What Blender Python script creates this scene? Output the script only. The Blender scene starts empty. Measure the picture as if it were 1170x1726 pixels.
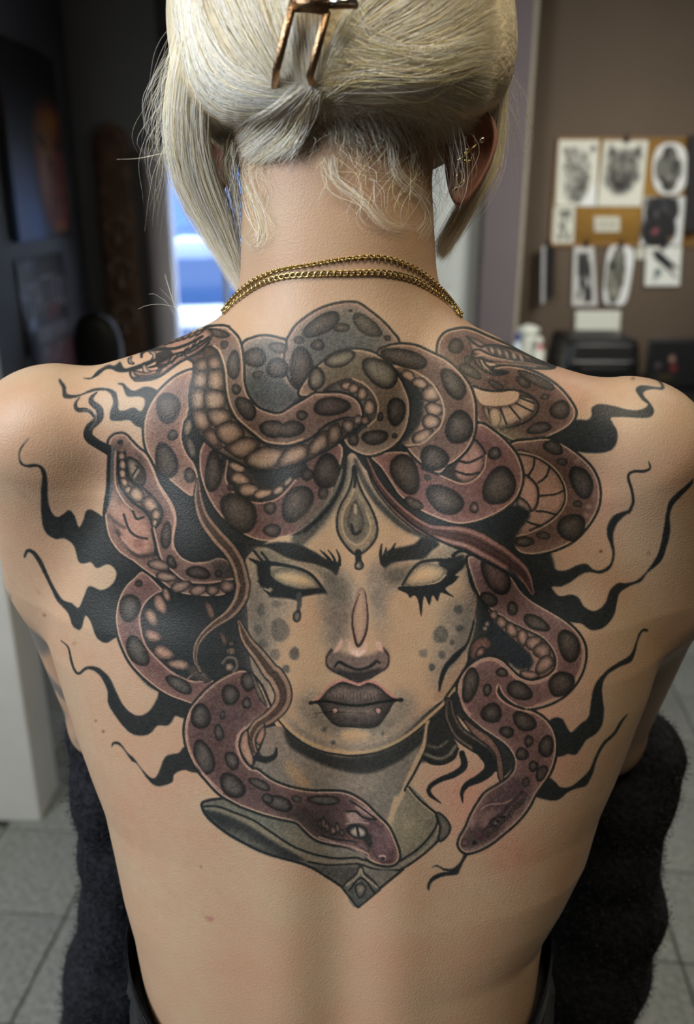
import bpy, bmesh, math, random
import numpy as np
from mathutils import Vector, Matrix

# ---------------------------------------------------------------- camera
FPX, PITCH, DIST = 1450.0, math.radians(20), 0.54
ZQ = 1.28                                        # height of the middle of the back (she stands)
CAM = np.array([0.0, -DIST*math.cos(PITCH), ZQ+DIST*math.sin(PITCH)])
FWD = np.array([0.0, math.cos(PITCH), -math.sin(PITCH)])
UPV = np.array([0.0, math.sin(PITCH), math.cos(PITCH)])
scene = bpy.context.scene
COL = scene.collection
cam_d = bpy.data.cameras.new('camera'); cam = bpy.data.objects.new('camera', cam_d); COL.objects.link(cam)
cam.location = CAM; cam.rotation_euler = (math.radians(90)-PITCH, 0, 0)
cam_d.sensor_fit = 'VERTICAL'; cam_d.sensor_height = 36.0; cam_d.lens = 36.0*FPX/1726
cam_d.clip_start = 0.02; cam_d.clip_end = 200
cam_d.dof.use_dof = True; cam_d.dof.focus_distance = 0.56; cam_d.dof.aperture_fstop = 4.8
scene.camera = cam

# ---------------------------------------------------------------- daylight outside, lamps, added fill lights, exposure
scene.view_settings.view_transform = 'Standard'; scene.view_settings.look = 'None'
scene.view_settings.gamma = 1.0; scene.view_settings.use_curve_mapping = False
scene.view_settings.exposure = 0.08
world = bpy.data.worlds.new('daylight'); scene.world = world; world.use_nodes = True
wn = world.node_tree.nodes; wl = world.node_tree.links
wn['Background'].inputs['Color'].default_value = (0.80, 0.88, 1.0, 1); wn['Background'].inputs['Strength'].default_value = 3.8

def area_light(name, loc, target, size, size_y, power, color, spread=math.pi):
    d = bpy.data.lights.new(name, 'AREA'); d.shape = 'RECTANGLE'; d.size = size; d.size_y = size_y
    d.energy = power; d.color = color; d.spread = spread
    o = bpy.data.objects.new(name, d); COL.objects.link(o); o.location = loc
    o.rotation_euler = (Vector(target)-Vector(loc)).to_track_quat('-Z', 'Y').to_euler()
    return o
area_light('shop_window_daylight', (-1.55, -0.80, 2.32), (0.0, 0.1, 1.40), 1.0, 1.3, 61.0, (0.92, 0.965, 1.0))
area_light('ceiling_lamp_light', (0.30, -0.55, 2.65), (0.0, 0.1, 1.3), 0.5, 0.5, 13.5, (1.0, 0.84, 0.58))
area_light('board_fill_light', (1.25, 1.75, 1.85), (1.05, 3.4, 1.05), 0.5, 0.5, 8.0, (1.0, 0.97, 0.90), math.radians(120))  # added fill without a fixture, brightens the cork board and its papers
area_light('floor_fill_light', (1.25, 0.95, 2.70), (1.05, 0.95, 0.0), 0.5, 0.5, 9.0, (1.0, 0.95, 0.84), math.radians(110))  # added overhead fill, not a known lamp, lifts the floor on the right

# ---------------------------------------------------------------- helpers
def at(px, py, Y):
    """world point on the plane y = Y that stands at frame position (px, py) of the 1170 x 1726 picture"""
    d = FWD+np.array([1.0, 0, 0])*((px-585)/FPX)-UPV*((py-863)/FPX)
    return CAM+d*((Y-CAM[1])/d[1])
def atz(px, py, Z):
    d = FWD+np.array([1.0, 0, 0])*((px-585)/FPX)-UPV*((py-863)/FPX)
    return CAM+d*((Z-CAM[2])/d[2])
def stencil(p):
    """where a body point falls on the flat tattoo stencil (a fixed drawing frame held in front of the back)"""
    v = p-np.array([0.0, -0.507434, 1.464691])
    dep = v @ np.array([0.0, 0.9396926, -0.3420201])
    return 585+1450*v[:, 0]/dep, 863-1450*(v @ np.array([0.0, 0.3420201, 0.9396926]))/dep

def s2l(c):
    c = np.asarray(c, float)
    return np.where(c <= .04045, c/12.92, ((c+.055)/1.055)**2.4)
def rgba(c): return tuple(float(x) for x in s2l(c))+(1.0,)

def tag(o, label=None, cat=None, group=None, kind=None):
    if label: o['label'] = label
    if cat: o['category'] = cat
    if group: o['group'] = group
    if kind: o['kind'] = kind
    return o
def empty(name, loc, label, cat, group=None, rot=(0, 0, 0)):
    o = bpy.data.objects.new(name, None); COL.objects.link(o); o.location = loc; o.rotation_euler = rot
    o.empty_display_size = .05
    return tag(o, label, cat, group)
def link_mesh(name, me, mat=None, parent=None, shade=True):
    if mat is not None and not me.materials: me.materials.append(mat)
    if shade: me.polygons.foreach_set('use_smooth', np.ones(len(me.polygons), bool))
    o = bpy.data.objects.new(name, me); COL.objects.link(o)
    if parent is not None:
        o.parent = parent
    return o
def np_mesh(name, V, F, mat=None, parent=None, shade=True, local=True):
    """V (n,3) world points, F (m,k) faces; when a parent Empty stands at a place the mesh is stored relative to it"""
    V = np.asarray(V, np.float64); F = np.asarray(F, np.int32)
    if parent is not None and local:
        M = np.array(Matrix.LocRotScale(parent.location, parent.rotation_euler, parent.scale).inverted()) if parent.parent is None else np.array((Matrix.LocRotScale(parent.parent.location, parent.parent.rotation_euler, parent.parent.scale) @ Matrix.LocRotScale(parent.location, parent.rotation_euler, parent.scale)).inverted())
        V = V @ M[:3, :3].T+M[:3, 3]
    me = bpy.data.meshes.new(name); k = F.shape[1]
    me.vertices.add(len(V)); me.vertices.foreach_set('co', V.astype(np.float32).ravel())
    me.loops.add(F.size); me.loops.foreach_set('vertex_index', F.ravel())
    me.polygons.add(len(F)); me.polygons.foreach_set('loop_start', np.arange(0, F.size, k, dtype=np.int32))
    me.update(calc_edges=True)
    return link_mesh(name, me, mat, parent, shade)
def set_colors(me, C, name='ink'):
    """per-vertex colour given as sRGB"""
    a = me.color_attributes.new(name, 'FLOAT_COLOR', 'POINT')
    c = np.ones((len(me.vertices), 4), np.float32); c[:, :3] = s2l(C)
    a.data.foreach_set('color', c.ravel())

class Mat:
    cache = {}
def new_mat(name):
    m = bpy.data.materials.new(name); m.use_nodes = True
    return m, m.node_tree.nodes, m.node_tree.links, m.node_tree.nodes['Principled BSDF']
def mat(name, col, rough=.5, metal=0.0, noise=0.0, nscale=30.0, bump=0.0, bscale=200.0, spec=.5, emit=None, estr=0.0, trans=0.0, ior=1.45, coat=0.0):
    """plain procedural material: base colour varied by noise, optional fine bump"""
    m, n, l, p = new_mat(name)
    p.inputs['Base Color'].default_value = rgba(col); p.inputs['Roughness'].default_value = rough; p.inputs['Metallic'].default_value = metal
    p.inputs['Specular IOR Level'].default_value = spec; p.inputs['IOR'].default_value = ior; p.inputs['Transmission Weight'].default_value = trans; p.inputs['Coat Weight'].default_value = coat
    if emit is not None: p.inputs['Emission Color'].default_value = rgba(emit); p.inputs['Emission Strength'].default_value = estr
    tc = n.new('ShaderNodeTexCoord')
    if noise:
        t = n.new('ShaderNodeTexNoise'); t.inputs['Scale'].default_value = nscale; t.inputs['Detail'].default_value = 6
        l.new(tc.outputs['Object'], t.inputs['Vector'])
        r = n.new('ShaderNodeMapRange'); r.inputs['From Min'].default_value = .3; r.inputs['From Max'].default_value = .7; r.inputs['To Min'].default_value = 1-noise; r.inputs['To Max'].default_value = 1+noise
        l.new(t.outputs['Fac'], r.inputs['Value'])
        x = n.new('ShaderNodeMix'); x.data_type = 'RGBA'; x.blend_type = 'MULTIPLY'; x.inputs['Factor'].default_value = 1
        x.inputs['A'].default_value = rgba(col); l.new(r.outputs['Result'], x.inputs['B']); l.new(x.outputs['Result'], p.inputs['Base Color'])
    if bump:
        t2 = n.new('ShaderNodeTexNoise'); t2.inputs['Scale'].default_value = bscale; t2.inputs['Detail'].default_value = 4
        l.new(tc.outputs['Object'], t2.inputs['Vector'])
        b = n.new('ShaderNodeBump'); b.inputs['Strength'].default_value = bump; b.inputs['Distance'].default_value = .002
        l.new(t2.outputs['Fac'], b.inputs['Height']); l.new(b.outputs['Normal'], p.inputs['Normal'])
    return m
def print_mat(name, rough=.6, attr='ink', spec=.3):
    m, n, l, p = new_mat(name)
    a = n.new('ShaderNodeVertexColor'); a.layer_name = attr
    l.new(a.outputs['Color'], p.inputs['Base Color']); p.inputs['Roughness'].default_value = rough; p.inputs['Specular IOR Level'].default_value = spec
    return m

def box_vf(x0, x1, y0, y1, z0, z1):
    V = [(x, y, z) for x in (x0, x1) for y in (y0, y1) for z in (z0, z1)]
    F = [(0, 1, 3, 2), (4, 6, 7, 5), (0, 4, 5, 1), (2, 3, 7, 6), (0, 2, 6, 4), (1, 5, 7, 3)]
    return np.array(V, float), np.array(F)
def box(name, b, m, parent=None, bevel=0.0, shade=False):
    V, F = box_vf(*b)
    o = np_mesh(name, V, F, m, parent, shade)
    if bevel:
        bm = bmesh.new(); bm.from_mesh(o.data)
        bmesh.ops.bevel(bm, geom=bm.edges[:], offset=bevel, segments=2, affect='EDGES', profile=.6)
        bm.to_mesh(o.data); bm.free()
    return o
def grid_vf(f, nu, nv, closed_u=False):
    """surface f(u,v)->(..,3) sampled on a nu x nv grid, quads"""
    u = np.linspace(0, 1, nu, endpoint=not closed_u); v = np.linspace(0, 1, nv)
    U, W = np.meshgrid(u, v, indexing='ij')
    P = f(U, W).reshape(-1, 3)
    iu = np.arange(nu if closed_u else nu-1); iv = np.arange(nv-1)
    I, J = np.meshgrid(iu, iv, indexing='ij'); I2 = (I+1) % nu
    F = np.stack([I*nv+J, I2*nv+J, I2*nv+J+1, I*nv+J+1], -1).reshape(-1, 4)
    return P, F
def lathe(name, prof, center, m, parent=None, n=24):
    """profile [(r,z)...] turned about a vertical axis at center"""
    pr = np.array(prof, float)
    th = np.linspace(0, 2*np.pi, n, endpoint=False)
    V = np.stack([np.outer(np.cos(th), pr[:, 0]), np.outer(np.sin(th), pr[:, 0]), np.tile(pr[:, 1], (n, 1))], -1).reshape(-1, 3)+np.asarray(center)
    k = len(pr); I, J = np.meshgrid(np.arange(n), np.arange(k-1), indexing='ij'); I2 = (I+1) % n
    F = np.stack([I*k+J, I2*k+J, I2*k+J+1, I*k+J+1], -1).reshape(-1, 4)
    return np_mesh(name, V, F, m, parent)
def tube_vf(P, R, n=8, caps=True):
    """round tube along points P with radius R (scalar or per point)"""
    P = np.asarray(P, float); R = np.broadcast_to(np.asarray(R, float), (len(P),))
    T = np.gradient(P, axis=0); T /= np.linalg.norm(T, axis=1)[:, None]+1e-12
    up = np.array([0, 0, 1.0]) if abs(T[0, 2]) < .9 else np.array([1.0, 0, 0])
    N = np.zeros_like(P); v = np.cross(T[0], up); v /= np.linalg.norm(v)
    for i in range(len(P)):
        v = v-T[i]*np.dot(v, T[i]); v /= np.linalg.norm(v)+1e-12; N[i] = v
    B = np.cross(T, N)
    th = np.linspace(0, 2*np.pi, n, endpoint=False)
    V = P[:, None]+R[:, None, None]*(np.cos(th)[None, :, None]*N[:, None]+np.sin(th)[None, :, None]*B[:, None])
    k = len(P); I, J = np.meshgrid(np.arange(k-1), np.arange(n), indexing='ij'); J2 = (J+1) % n
    F = np.stack([I*n+J, I*n+J2, (I+1)*n+J2, (I+1)*n+J], -1).reshape(-1, 4)
    V = V.reshape(-1, 3)
    if caps:
        V = np.vstack([V, P[:1], P[-1:]]); a, b = len(V)-2, len(V)-1
        j = np.arange(n); j2 = (j+1) % n
        F = np.vstack([F, np.stack([np.full(n, a), j2, j, j], -1)[:, [0, 1, 2, 2]], np.stack([np.full(n, b), (k-1)*n+j, (k-1)*n+j2, (k-1)*n+j2], -1)])
    return V, F
def tube(name, P, R, m, parent=None, n=8):
    V, F = tube_vf(P, R, n, False)
    return np_mesh(name, V, F, m, parent)
def spline3(P, n=40):
    P = np.asarray(P, float)
    q = np.vstack([2*P[0]-P[1], P, 2*P[-1]-P[-2]]); out = []
    seg = len(P)-1; per = max(2, n//seg)
    for i in range(1, len(q)-2):
        a, b, c, d = q[i-1:i+3]; t = np.linspace(0, 1, per, endpoint=False)[:, None]
        out.append(.5*(2*b+(c-a)*t+(2*a-5*b+4*c-d)*t*t+(3*b-a-3*c+d)*t**3))
    return np.vstack(out+[P[-1:]])

def surface_nets(D, org, h):
    """quad mesh of the zero level of the sampled field D (nx,ny,nz)"""
    nx, ny, nz = D.shape; S = D < 0
    c = np.zeros((nx-1, ny-1, nz-1), np.int8)
    for i in (0, 1):
        for j in (0, 1):
            for k in (0, 1): c += S[i:nx-1+i, j:ny-1+j, k:nz-1+k]
    act = (c > 0) & (c < 8); ids = np.full(act.shape, -1, np.int64); idx = np.argwhere(act); ids[act] = np.arange(len(idx))
    acc = np.zeros((len(idx), 3)); cnt = np.zeros(len(idx)); ii, jj, kk = idx.T
    cor = {}
    for i in (0, 1):
        for j in (0, 1):
            for k in (0, 1): cor[i, j, k] = D[ii+i, jj+j, kk+k].astype(np.float64)
    for a in cor:
        for ax in range(3):
            if a[ax] == 0:
                b = list(a); b[ax] = 1; b = tuple(b); da, db = cor[a], cor[b]
                x = (da < 0) != (db < 0); t = np.where(x, da/(da-db+1e-20), 0)
                p = np.tile(np.array(a, float), (len(idx), 1)); p[:, ax] = t
                acc[x] += p[x]; cnt[x] += 1
    V = (idx+acc/cnt[:, None])*h+org
    Fs = []
    for ax in range(3):
        o1, o2 = (ax+1) % 3, (ax+2) % 3
        sl0 = [slice(None)]*3; sl1 = [slice(None)]*3; sl0[ax] = slice(0, -1); sl1[ax] = slice(1, None)
        A, B = S[tuple(sl0)], S[tuple(sl1)]
        e = np.argwhere(A != B)
        e = e[(e[:, o1] > 0) & (e[:, o1] < D.shape[o1]-1) & (e[:, o2] > 0) & (e[:, o2] < D.shape[o2]-1)]
        inside = A[tuple(e.T)]
        q = []
        for d1, d2 in ((1, 1), (0, 1), (0, 0), (1, 0)):
            g = e.copy(); g[:, o1] -= d1; g[:, o2] -= d2; q.append(ids[tuple(g.T)])
        q = np.stack(q, 1); q[~inside] = q[~inside][:, ::-1]
        Fs.append(q)
    return V, np.vstack(Fs)
def smin(a, b, k):
    h = np.clip(.5+.5*(b-a)/k, 0, 1)
    return b+(a-b)*h-k*h*(1-h)
def cone(P, a, b, ra, rb):
    """tapered capsule"""
    a, b = np.asarray(a), np.asarray(b); ab = b-a
    t = np.clip(((P-a) @ ab)/(ab @ ab), 0, 1)
    return np.linalg.norm(P-a-t[:, None]*ab, axis=1)-(ra+(rb-ra)*t)
def ellipsoid(P, c, r):
    q = (P-np.asarray(c))/np.asarray(r); k0 = np.linalg.norm(q, axis=1); k1 = np.linalg.norm(q/np.asarray(r), axis=1)
    return k0*(k0-1)/(k1+1e-9)
def field_mesh(f, lo, hi, h):
    """quad mesh of f(points)=0 inside a box; the field is sampled finely only near the surface"""
    n = [int((hi[i]-lo[i])/h)+2 for i in range(3)]; q = 4
    m = [-(-k//q)+1 for k in n]
    G = np.stack(np.meshgrid(*[lo[i]+h*q*(np.arange(m[i])) for i in range(3)], indexing='ij'), -1).reshape(-1, 3)
    C = np.concatenate([f(G[i:i+300000]) for i in range(0, len(G), 300000)]).reshape(m)
    D = np.repeat(np.repeat(np.repeat(C, q, 0), q, 1), q, 2)
    D = np.roll(D, (-(q//2)+1,)*3, (0, 1, 2)) if False else D
    D = D[:n[0], :n[1], :n[2]].astype(np.float32)
    I = np.argwhere(np.abs(D) < h*q*2.4)
    for i in range(0, len(I), 300000):
        J = I[i:i+300000]; D[J[:, 0], J[:, 1], J[:, 2]] = f(np.array(lo)+J*h)
    return surface_nets(D, np.array(lo), h)
def grad(f, P, e=1e-3):
    g = np.stack([f(P+np.eye(3)[i]*e)-f(P-np.eye(3)[i]*e) for i in range(3)], 1)/(2*e)
    return g
# ---------------------------------------------------------------- the room
YB = 3.40                                       # far wall
M_FLOORB = mat('grout', (.30, .30, .28), .9, noise=.15, nscale=40)
M_TILE = mat('speckled_tile', (.50, .51, .49), .55, noise=.32, nscale=75, bump=.15, bscale=300)
M_WALLG = mat('dark_grey_wall_paint', (.36, .375, .405), .85, noise=.03, nscale=6, bump=.2, bscale=120)
M_WHITE = mat('white_paint', (.85, .85, .83), .6, noise=.04, nscale=9, bump=.1, bscale=90)
M_MAUVE = mat('mauve_wall_paint', (.425, .385, .40), .8, noise=.03, nscale=6, bump=.15, bscale=120)
M_BROWN = mat('brown_wall_paint', (.40, .345, .29), .8, noise=.04, nscale=5, bump=.15, bscale=120)
M_CEIL = mat('ceiling_paint', (.52, .51, .49), .9, noise=.02, nscale=5)
M_TRIM = mat('rope_trim_paint', (.62, .58, .52), .6, noise=.1, nscale=60)
def struct(o): o['kind'] = 'structure'; return o
floor = struct(box('floor', (-2.2, 2.4, -2.4, YB+.1, -.06, -.012), M_FLOORB))
TILE_S, TILE_A, TILE_OX, TILE_OY = .260, math.radians(-5.3), .083, .107
_tme = None
for i in range(-11, 11):
    for j in range(-1, 15):
        c, s_ = math.cos(TILE_A), math.sin(TILE_A)
        u, v = (i+.5)*TILE_S+TILE_OX, (j+.5)*TILE_S+TILE_OY
        x, y = u*c-v*s_, u*s_+v*c
        if not (-2.05 < x < 2.12 and .10 < y < YB-.14) or (x < -.78 and 1.12 < y < 1.52) or (x < -.98 and y > 1.3): continue
        if _tme is None:
            t = box('tile', (-TILE_S/2+.0025, TILE_S/2-.0025, -TILE_S/2+.0025, TILE_S/2-.0025, -.010, 0), M_TILE, None, .0012); _tme = t.data
        else:
            t = bpy.data.objects.new('tile', _tme); COL.objects.link(t)
        t.parent = floor; t.location = (x, y, random.Random(i*31+j).uniform(-.0006, .0004)); t.rotation_euler = (0, 0, TILE_A)
struct(box('ceiling', (-2.2, 2.4, -2.4, YB+.1, 2.75, 2.85), M_CEIL))
# far wall around the window (window between WX0..WX1, WZ0..WZ1)
WX0, WX1 = at(290, 450, YB)[0], at(612, 450, YB)[0]; WZ1 = at(330, 272, YB)[2]; WZ0 = .25
DX0, DX1 = at(700, 450, YB)[0], at(806, 450, YB)[0]
MX1 = at(878, 450, 3.22)[0]
wb = struct(box('wall_back', (-1.26, WX0, YB, YB+.12, 0, 2.75), M_WALLG))
box('panel', (WX0, WX1, YB, YB+.12, WZ1, 2.75), M_WALLG, wb); box('panel', (WX0, WX1, YB, YB+.12, 0, WZ0), M_WALLG, wb); box('panel', (WX1, DX0, YB, YB+.12, 0, 2.75), M_WALLG, wb)
box('brown_panel', (DX0, 2.4, YB, YB+.12, 0, 2.75), M_BROWN, wb)
struct(box('wall_left', (-1.26, -1.14, 1.39, YB, 0, 2.75), M_WALLG))
struct(box('wall_right', (2.28, 2.4, -2.4, YB, 0, 2.75), M_BROWN))
struct(box('wall_entrance', (-2.2, 2.28, -2.4, -2.28, 0, 2.75), M_BROWN))
struct(box('wall_street', (-2.2, -2.08, -2.28, 1.25, 0, 2.75), M_MAUVE))
# white wall end beside the opening, with a small rounded arris
_pe = struct(box('wall_partition', (-2.2, -.765, 1.25, 1.39, 0, 2.75), M_WHITE, None, .006))
# mauve pier with its rope trim, right of the white door
_mx0 = at(812, 450, 3.22)[0]
struct(box('wall_pier', (_mx0, MX1, 3.22, YB, 0, 2.75), M_MAUVE, None, .004))
def rope(u, v):
    a = u*2*np.pi; z = v*2.75
    r = .011*(1+.22*np.cos(2*a+z*300))
    return np.stack([MX1-.006+r*np.cos(a), 3.222+r*np.sin(a), z], -1)
_V, _F = grid_vf(rope, 10, 700, True); struct(np_mesh('trim_1', _V, _F, M_TRIM))
# white door in the far wall
M_DOOR = mat('white_door_paint', (.83, .85, .83), .45, noise=.02, nscale=4)
d1 = struct(box('door_1', (DX0+.02, DX1-.045, YB-.045, YB-.001, .01, 2.06), M_DOOR, None, .003))
for zz in ((.18, .95), (1.10, 1.92)): box('door_panel', (DX0+.07, DX1-.10, YB-.052, YB-.044, zz[0], zz[1]), M_DOOR, d1, .004)
M_JAMB = mat('door_jamb_paint', (.66, .66, .62), .5, noise=.03)
dt = struct(box('trim_2', (DX1-.045, DX1+.012, YB-.06, YB-.001, 0, 2.12), M_JAMB, None, .006))
box('head', (DX0-.02, DX1+.012, YB-.06, YB-.001, 2.06, 2.12), M_JAMB, dt, .006); box('jamb', (DX0-.02, DX0+.02, YB-.06, YB-.001, 0, 2.06), M_JAMB, dt, .006)
# window: frame, pane, sill, a middle bar
M_WFR = mat('grey_window_frame', (.80, .80, .84), .5, noise=.03, nscale=20)
m, n, l, p = new_mat('window_glass'); M_GLASS = m
p.inputs['Base Color'].default_value = (.93, .97, 1, 1); p.inputs['Roughness'].default_value = .0; p.inputs['Transmission Weight'].default_value = 1.0; p.inputs['IOR'].default_value = 1.03; p.inputs['Specular IOR Level'].default_value = .5
win = bpy.data.objects.new('window_1', None); COL.objects.link(win); win.location = ((WX0+WX1)/2, YB, WZ0); struct(win)
_fw = .085
# the left jamb is wide and its top corner rounded
def jamb(name, x0, x1):
    V, F = box_vf(x0, x1, YB-.05, YB+.09, WZ0, WZ1); return np_mesh(name, V, F, M_WFR, win, False)
jamb('jamb', WX0-_fw, WX0+.006); jamb('jamb', WX1-.006, WX1+_fw)
box('head', (WX0-_fw, WX1+_fw, YB-.05, YB+.09, WZ1-.006, WZ1+.05), M_WFR, win, .004)
box('sill', (WX0-_fw, WX1+_fw, YB-.09, YB+.10, WZ0-.03, WZ0+.004), M_WFR, win, .004)
_bx = at(378, 480, YB)[0]
box('glazing_bar', (_bx-.011, _bx+.011, YB+.045, YB+.075, WZ0, WZ1), mat('pale_glazing_bar', (.86, .90, .95), .4), win, .003)
box('pane', (WX0+.006, _bx-.011, YB+.056, YB+.062, WZ0+.004, WZ1-.006), M_GLASS, win); box('pane', (_bx+.011, WX1-.006, YB+.056, YB+.062, WZ0+.004, WZ1-.006), M_GLASS, win)

# ---------------------------------------------------------------- the street outside the window
M_ROAD = mat('pale_pavement', (.97, .94, .94), .9, noise=.05, nscale=2)
M_KERB = mat('kerb_stone', (.62, .68, .80), .9, noise=.1, nscale=4)
M_FAC = mat('blue_grey_facade', (.44, .54, .72), .8, noise=.08, nscale=1.5)
SG = -.35
st = struct(box('ground_street', (-9, 7, YB+.5, 16, SG-.2, SG), M_ROAD))
tag(box('kerb', (-9, 7, 6.1, 6.28, SG, SG+.13), M_KERB, None, .02), 'long pale blue kerb along the street outside the window', 'kerb')
fb = empty('building', (-2, 13.0, SG), 'pale blue building across the street seen through the window', 'building')
box('wall', (-9, 7, 13.0, 13.5, SG, 5), M_FAC, fb)
M_FWIN = mat('facade_window_glass', (.36, .50, .72), .2)
for k in range(7): box('window', (-6.2+k*1.25, -5.5+k*1.25, 12.95, 13.02, .7, 2.3), M_FWIN, fb, .02)
# parked car
M_CAR = mat('blue_car_paint', (.38, .48, .66), .18, coat=.6)
M_CARG = mat('car_window_glass', (.22, .33, .52), .08)
M_CHR = mat('pale_chrome', (.90, .94, .96), .25, metal=.4)
M_TYRE = mat('tyre_rubber', (.12, .13, .16), .8)
CY, CX = 7.2, at(360, 430, 7.2)[0]
car = empty('parked_car', (CX, CY, SG), 'blue parked car in the street behind the window', 'car')
def car_shell(u, v, k=1.0):
    """length along x, section along v"""
    x = (u-.5)*4.2
    h = np.interp(u, [0, .04, .2, .30, .45, .62, .74, .84, .96, 1], [.35, .72, .80, 1.22, 1.40, 1.38, 1.12, .86, .74, .35])
    hw = np.interp(u, [0, .05, .5, .95, 1], [.55, .80, .86, .80, .55])
    a = v*np.pi
    yy = np.cos(a); zz = np.sin(a)
    y = np.sign(yy)*np.abs(yy)**.45*hw*(1-.28*np.clip((zz*h-.78)/.6, 0, 1)); z = .22+zz**.6*(h-.22)
    return np.stack([CX+x, CY+y, SG+z], -1)
_V, _F = grid_vf(car_shell, 60, 28); np_mesh('shell', _V, _F, M_CAR, car)
def side_glass(u, v):
    x = -.92+u*1.95; top = np.interp(x, [-.92, -.35, .55, 1.03], [.90, 1.30, 1.29, .92]); z = .86+v*(top-.86)
    return np.stack([CX+x, CY-.845+.22*np.clip((z-.80)/.6, 0, 1)**1.1-.03+0*u, SG+z], -1)
_V, _F = grid_vf(side_glass, 30, 8); np_mesh('side_window', _V, _F, M_CARG, car)
_rp = np.array([(CX-1.05+t*2.2, CY-.69+.02, SG+np.interp(t, [0, .28, .5, .75, 1], [.95, 1.36, 1.42, 1.36, .95])) for t in np.linspace(0, 1, 24)])
tube('roof_rail', _rp, .02, M_CHR, car, 6)
box('side_trim', (CX-1.9, CX+1.9, CY-.90, CY-.865, SG+.52, SG+.60), M_CHR, car, .01)
mir = lathe('mirror', [(0, -.07), (.08, -.05), (.10, 0), (.08, .06), (0, .08)], (CX+.02, CY-.98, SG+.95), M_CHR, car, 12)
lathe('door_handle', [(0, -.05), (.05, -.03), (.05, .03), (0, .05)], (CX-.32, CY-.90, SG+.78), M_CHR, car, 10)
for xx in (-1.25, 1.25):
    V, F = tube_vf(np.array([(CX+xx, CY-.88, SG+.31), (CX+xx, CY-.68, SG+.31)]), .31, 20); w_ = np_mesh('wheel', V, F, M_TYRE, car)
    V, F = tube_vf(np.array([(CX+xx, CY-.895, SG+.31), (CX+xx, CY-.86, SG+.31)]), .19, 16); np_mesh('hub_cap', V, F, M_CHR, car)
# ---------------------------------------------------------------- tattoo ink (drawn in numpy, stored per vertex on the skin)
TX0, TY0, TW, TH = 0, 490, 1170, 1080          # stencil area in stencil units
TILE = dict(A=(100,500),B=(300,500),C=(500,500),D=(700,500),E=(870,600),F=(20,700),G=(170,700),H=(350,700),I=(550,700),
            J=(730,700),K=(870,800),L=(20,900),M=(170,900),N=(400,880),O=(560,880),P=(750,900),Q=(150,1100),R=(300,1100),
            S=(480,1080),U=(680,1080),V=(860,1050),W=(320,1260),X=(500,1260),Y=(660,1200))
rngT = np.random.default_rng(7)

def pts(s):
    """'B 10 20 30 40 C 5 6' -> stencil points; a letter switches the sheet, 'Z' means whole-sheet units."""
    out, o, k, buf = [], (0, 0), 1.0, []
    for w in s.split():
        if w.isalpha():
            o, k = (TILE[w], 1/3.9) if w != 'Z' else ((0, 0), 1.0)
        else:
            buf.append(float(w))
            if len(buf) == 2:
                out.append((o[0]+buf[0]*k, o[1]+buf[1]*k)); buf = []
    return np.array(out)

def smooth(p, closed=False, step=3.0):
    p = np.asarray(p, float)
    if len(p) < 3: 
        return p if len(p) < 2 else np.array([p[0]+(p[1]-p[0])*t for t in np.linspace(0, 1, max(2, int(np.hypot(*(p[1]-p[0]))/step)+1))])
    q = np.vstack([p[-1:], p, p[:2]]) if closed else np.vstack([2*p[0]-p[1], p, 2*p[-1]-p[-2]])
    out = []
    for i in range(1, len(q)-2):
        a, b, c, d = q[i-1], q[i], q[i+1], q[i+2]
        n = max(2, int(np.hypot(*(c-b))/step)+1)
        t = np.linspace(0, 1, n, endpoint=False)[:, None]
        out.append(0.5*(2*b+(c-a)*t+(2*a-5*b+4*c-d)*t*t+(3*b-a-3*c+d)*t**3))
    out = np.vstack(out)
    return out if closed else np.vstack([out, p[-1:]])

CAN = np.zeros((TH, TW, 3))

def _box(p, pad):
    x0 = int(max(TX0, np.floor(p[:, 0].min()-pad))); x1 = int(min(TX0+TW, np.ceil(p[:, 0].max()+pad)))
    y0 = int(max(TY0, np.floor(p[:, 1].min()-pad))); y1 = int(min(TY0+TH, np.ceil(p[:, 1].max()+pad)))
    return x0, max(x1, x0+1), y0, max(y1, y0+1)

def fillmask(p, pad=2, ss=2):
    x0, x1, y0, y1 = b = _box(p, pad)
    W, H = (x1-x0)*ss, (y1-y0)*ss
    acc = np.zeros((H, W+1), np.int32)
    xs, ys = (p[:, 0]-x0)*ss-.5, (p[:, 1]-y0)*ss-.5
    for i in range(len(p)):
        ax, ay, bx, by = xs[i-1], ys[i-1], xs[i], ys[i]
        if ay == by: continue
        if ay > by: ax, ay, bx, by = bx, by, ax, ay
        j0, j1 = max(0, int(np.ceil(ay))), min(H, int(np.ceil(by)))
        if j1 <= j0: continue
        j = np.arange(j0, j1)
        c = np.clip(np.ceil(ax+(j-ay)*(bx-ax)/(by-ay)).astype(int), 0, W)
        acc[j, c] += 1
    m = (np.cumsum(acc, 1)[:, :W] & 1).astype(float)
    return b, m.reshape(y1-y0, ss, x1-x0, ss).mean((1, 3))

def blur(m, r):
    r = int(max(1, r))
    for _ in range(2):
        for ax in (0, 1):
            pad = [(0, 0), (0, 0)]; pad[ax] = (r+1, r)
            c = np.cumsum(np.pad(m, pad, mode='edge'), ax)
            n = m.shape[ax]
            hi = np.take(c, np.arange(2*r+1, 2*r+1+n), ax); lo = np.take(c, np.arange(0, n), ax)
            m = (hi-lo)/(2*r+1)
    return m

def put(b, m, col, a=1.0):
    x0, x1, y0, y1 = b
    v = CAN[y0-TY0:y1-TY0, x0-TX0:x1-TX0]
    k = (m*a)[..., None]
    v[:] = v*(1-k)+np.asarray(col, float)*k

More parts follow.
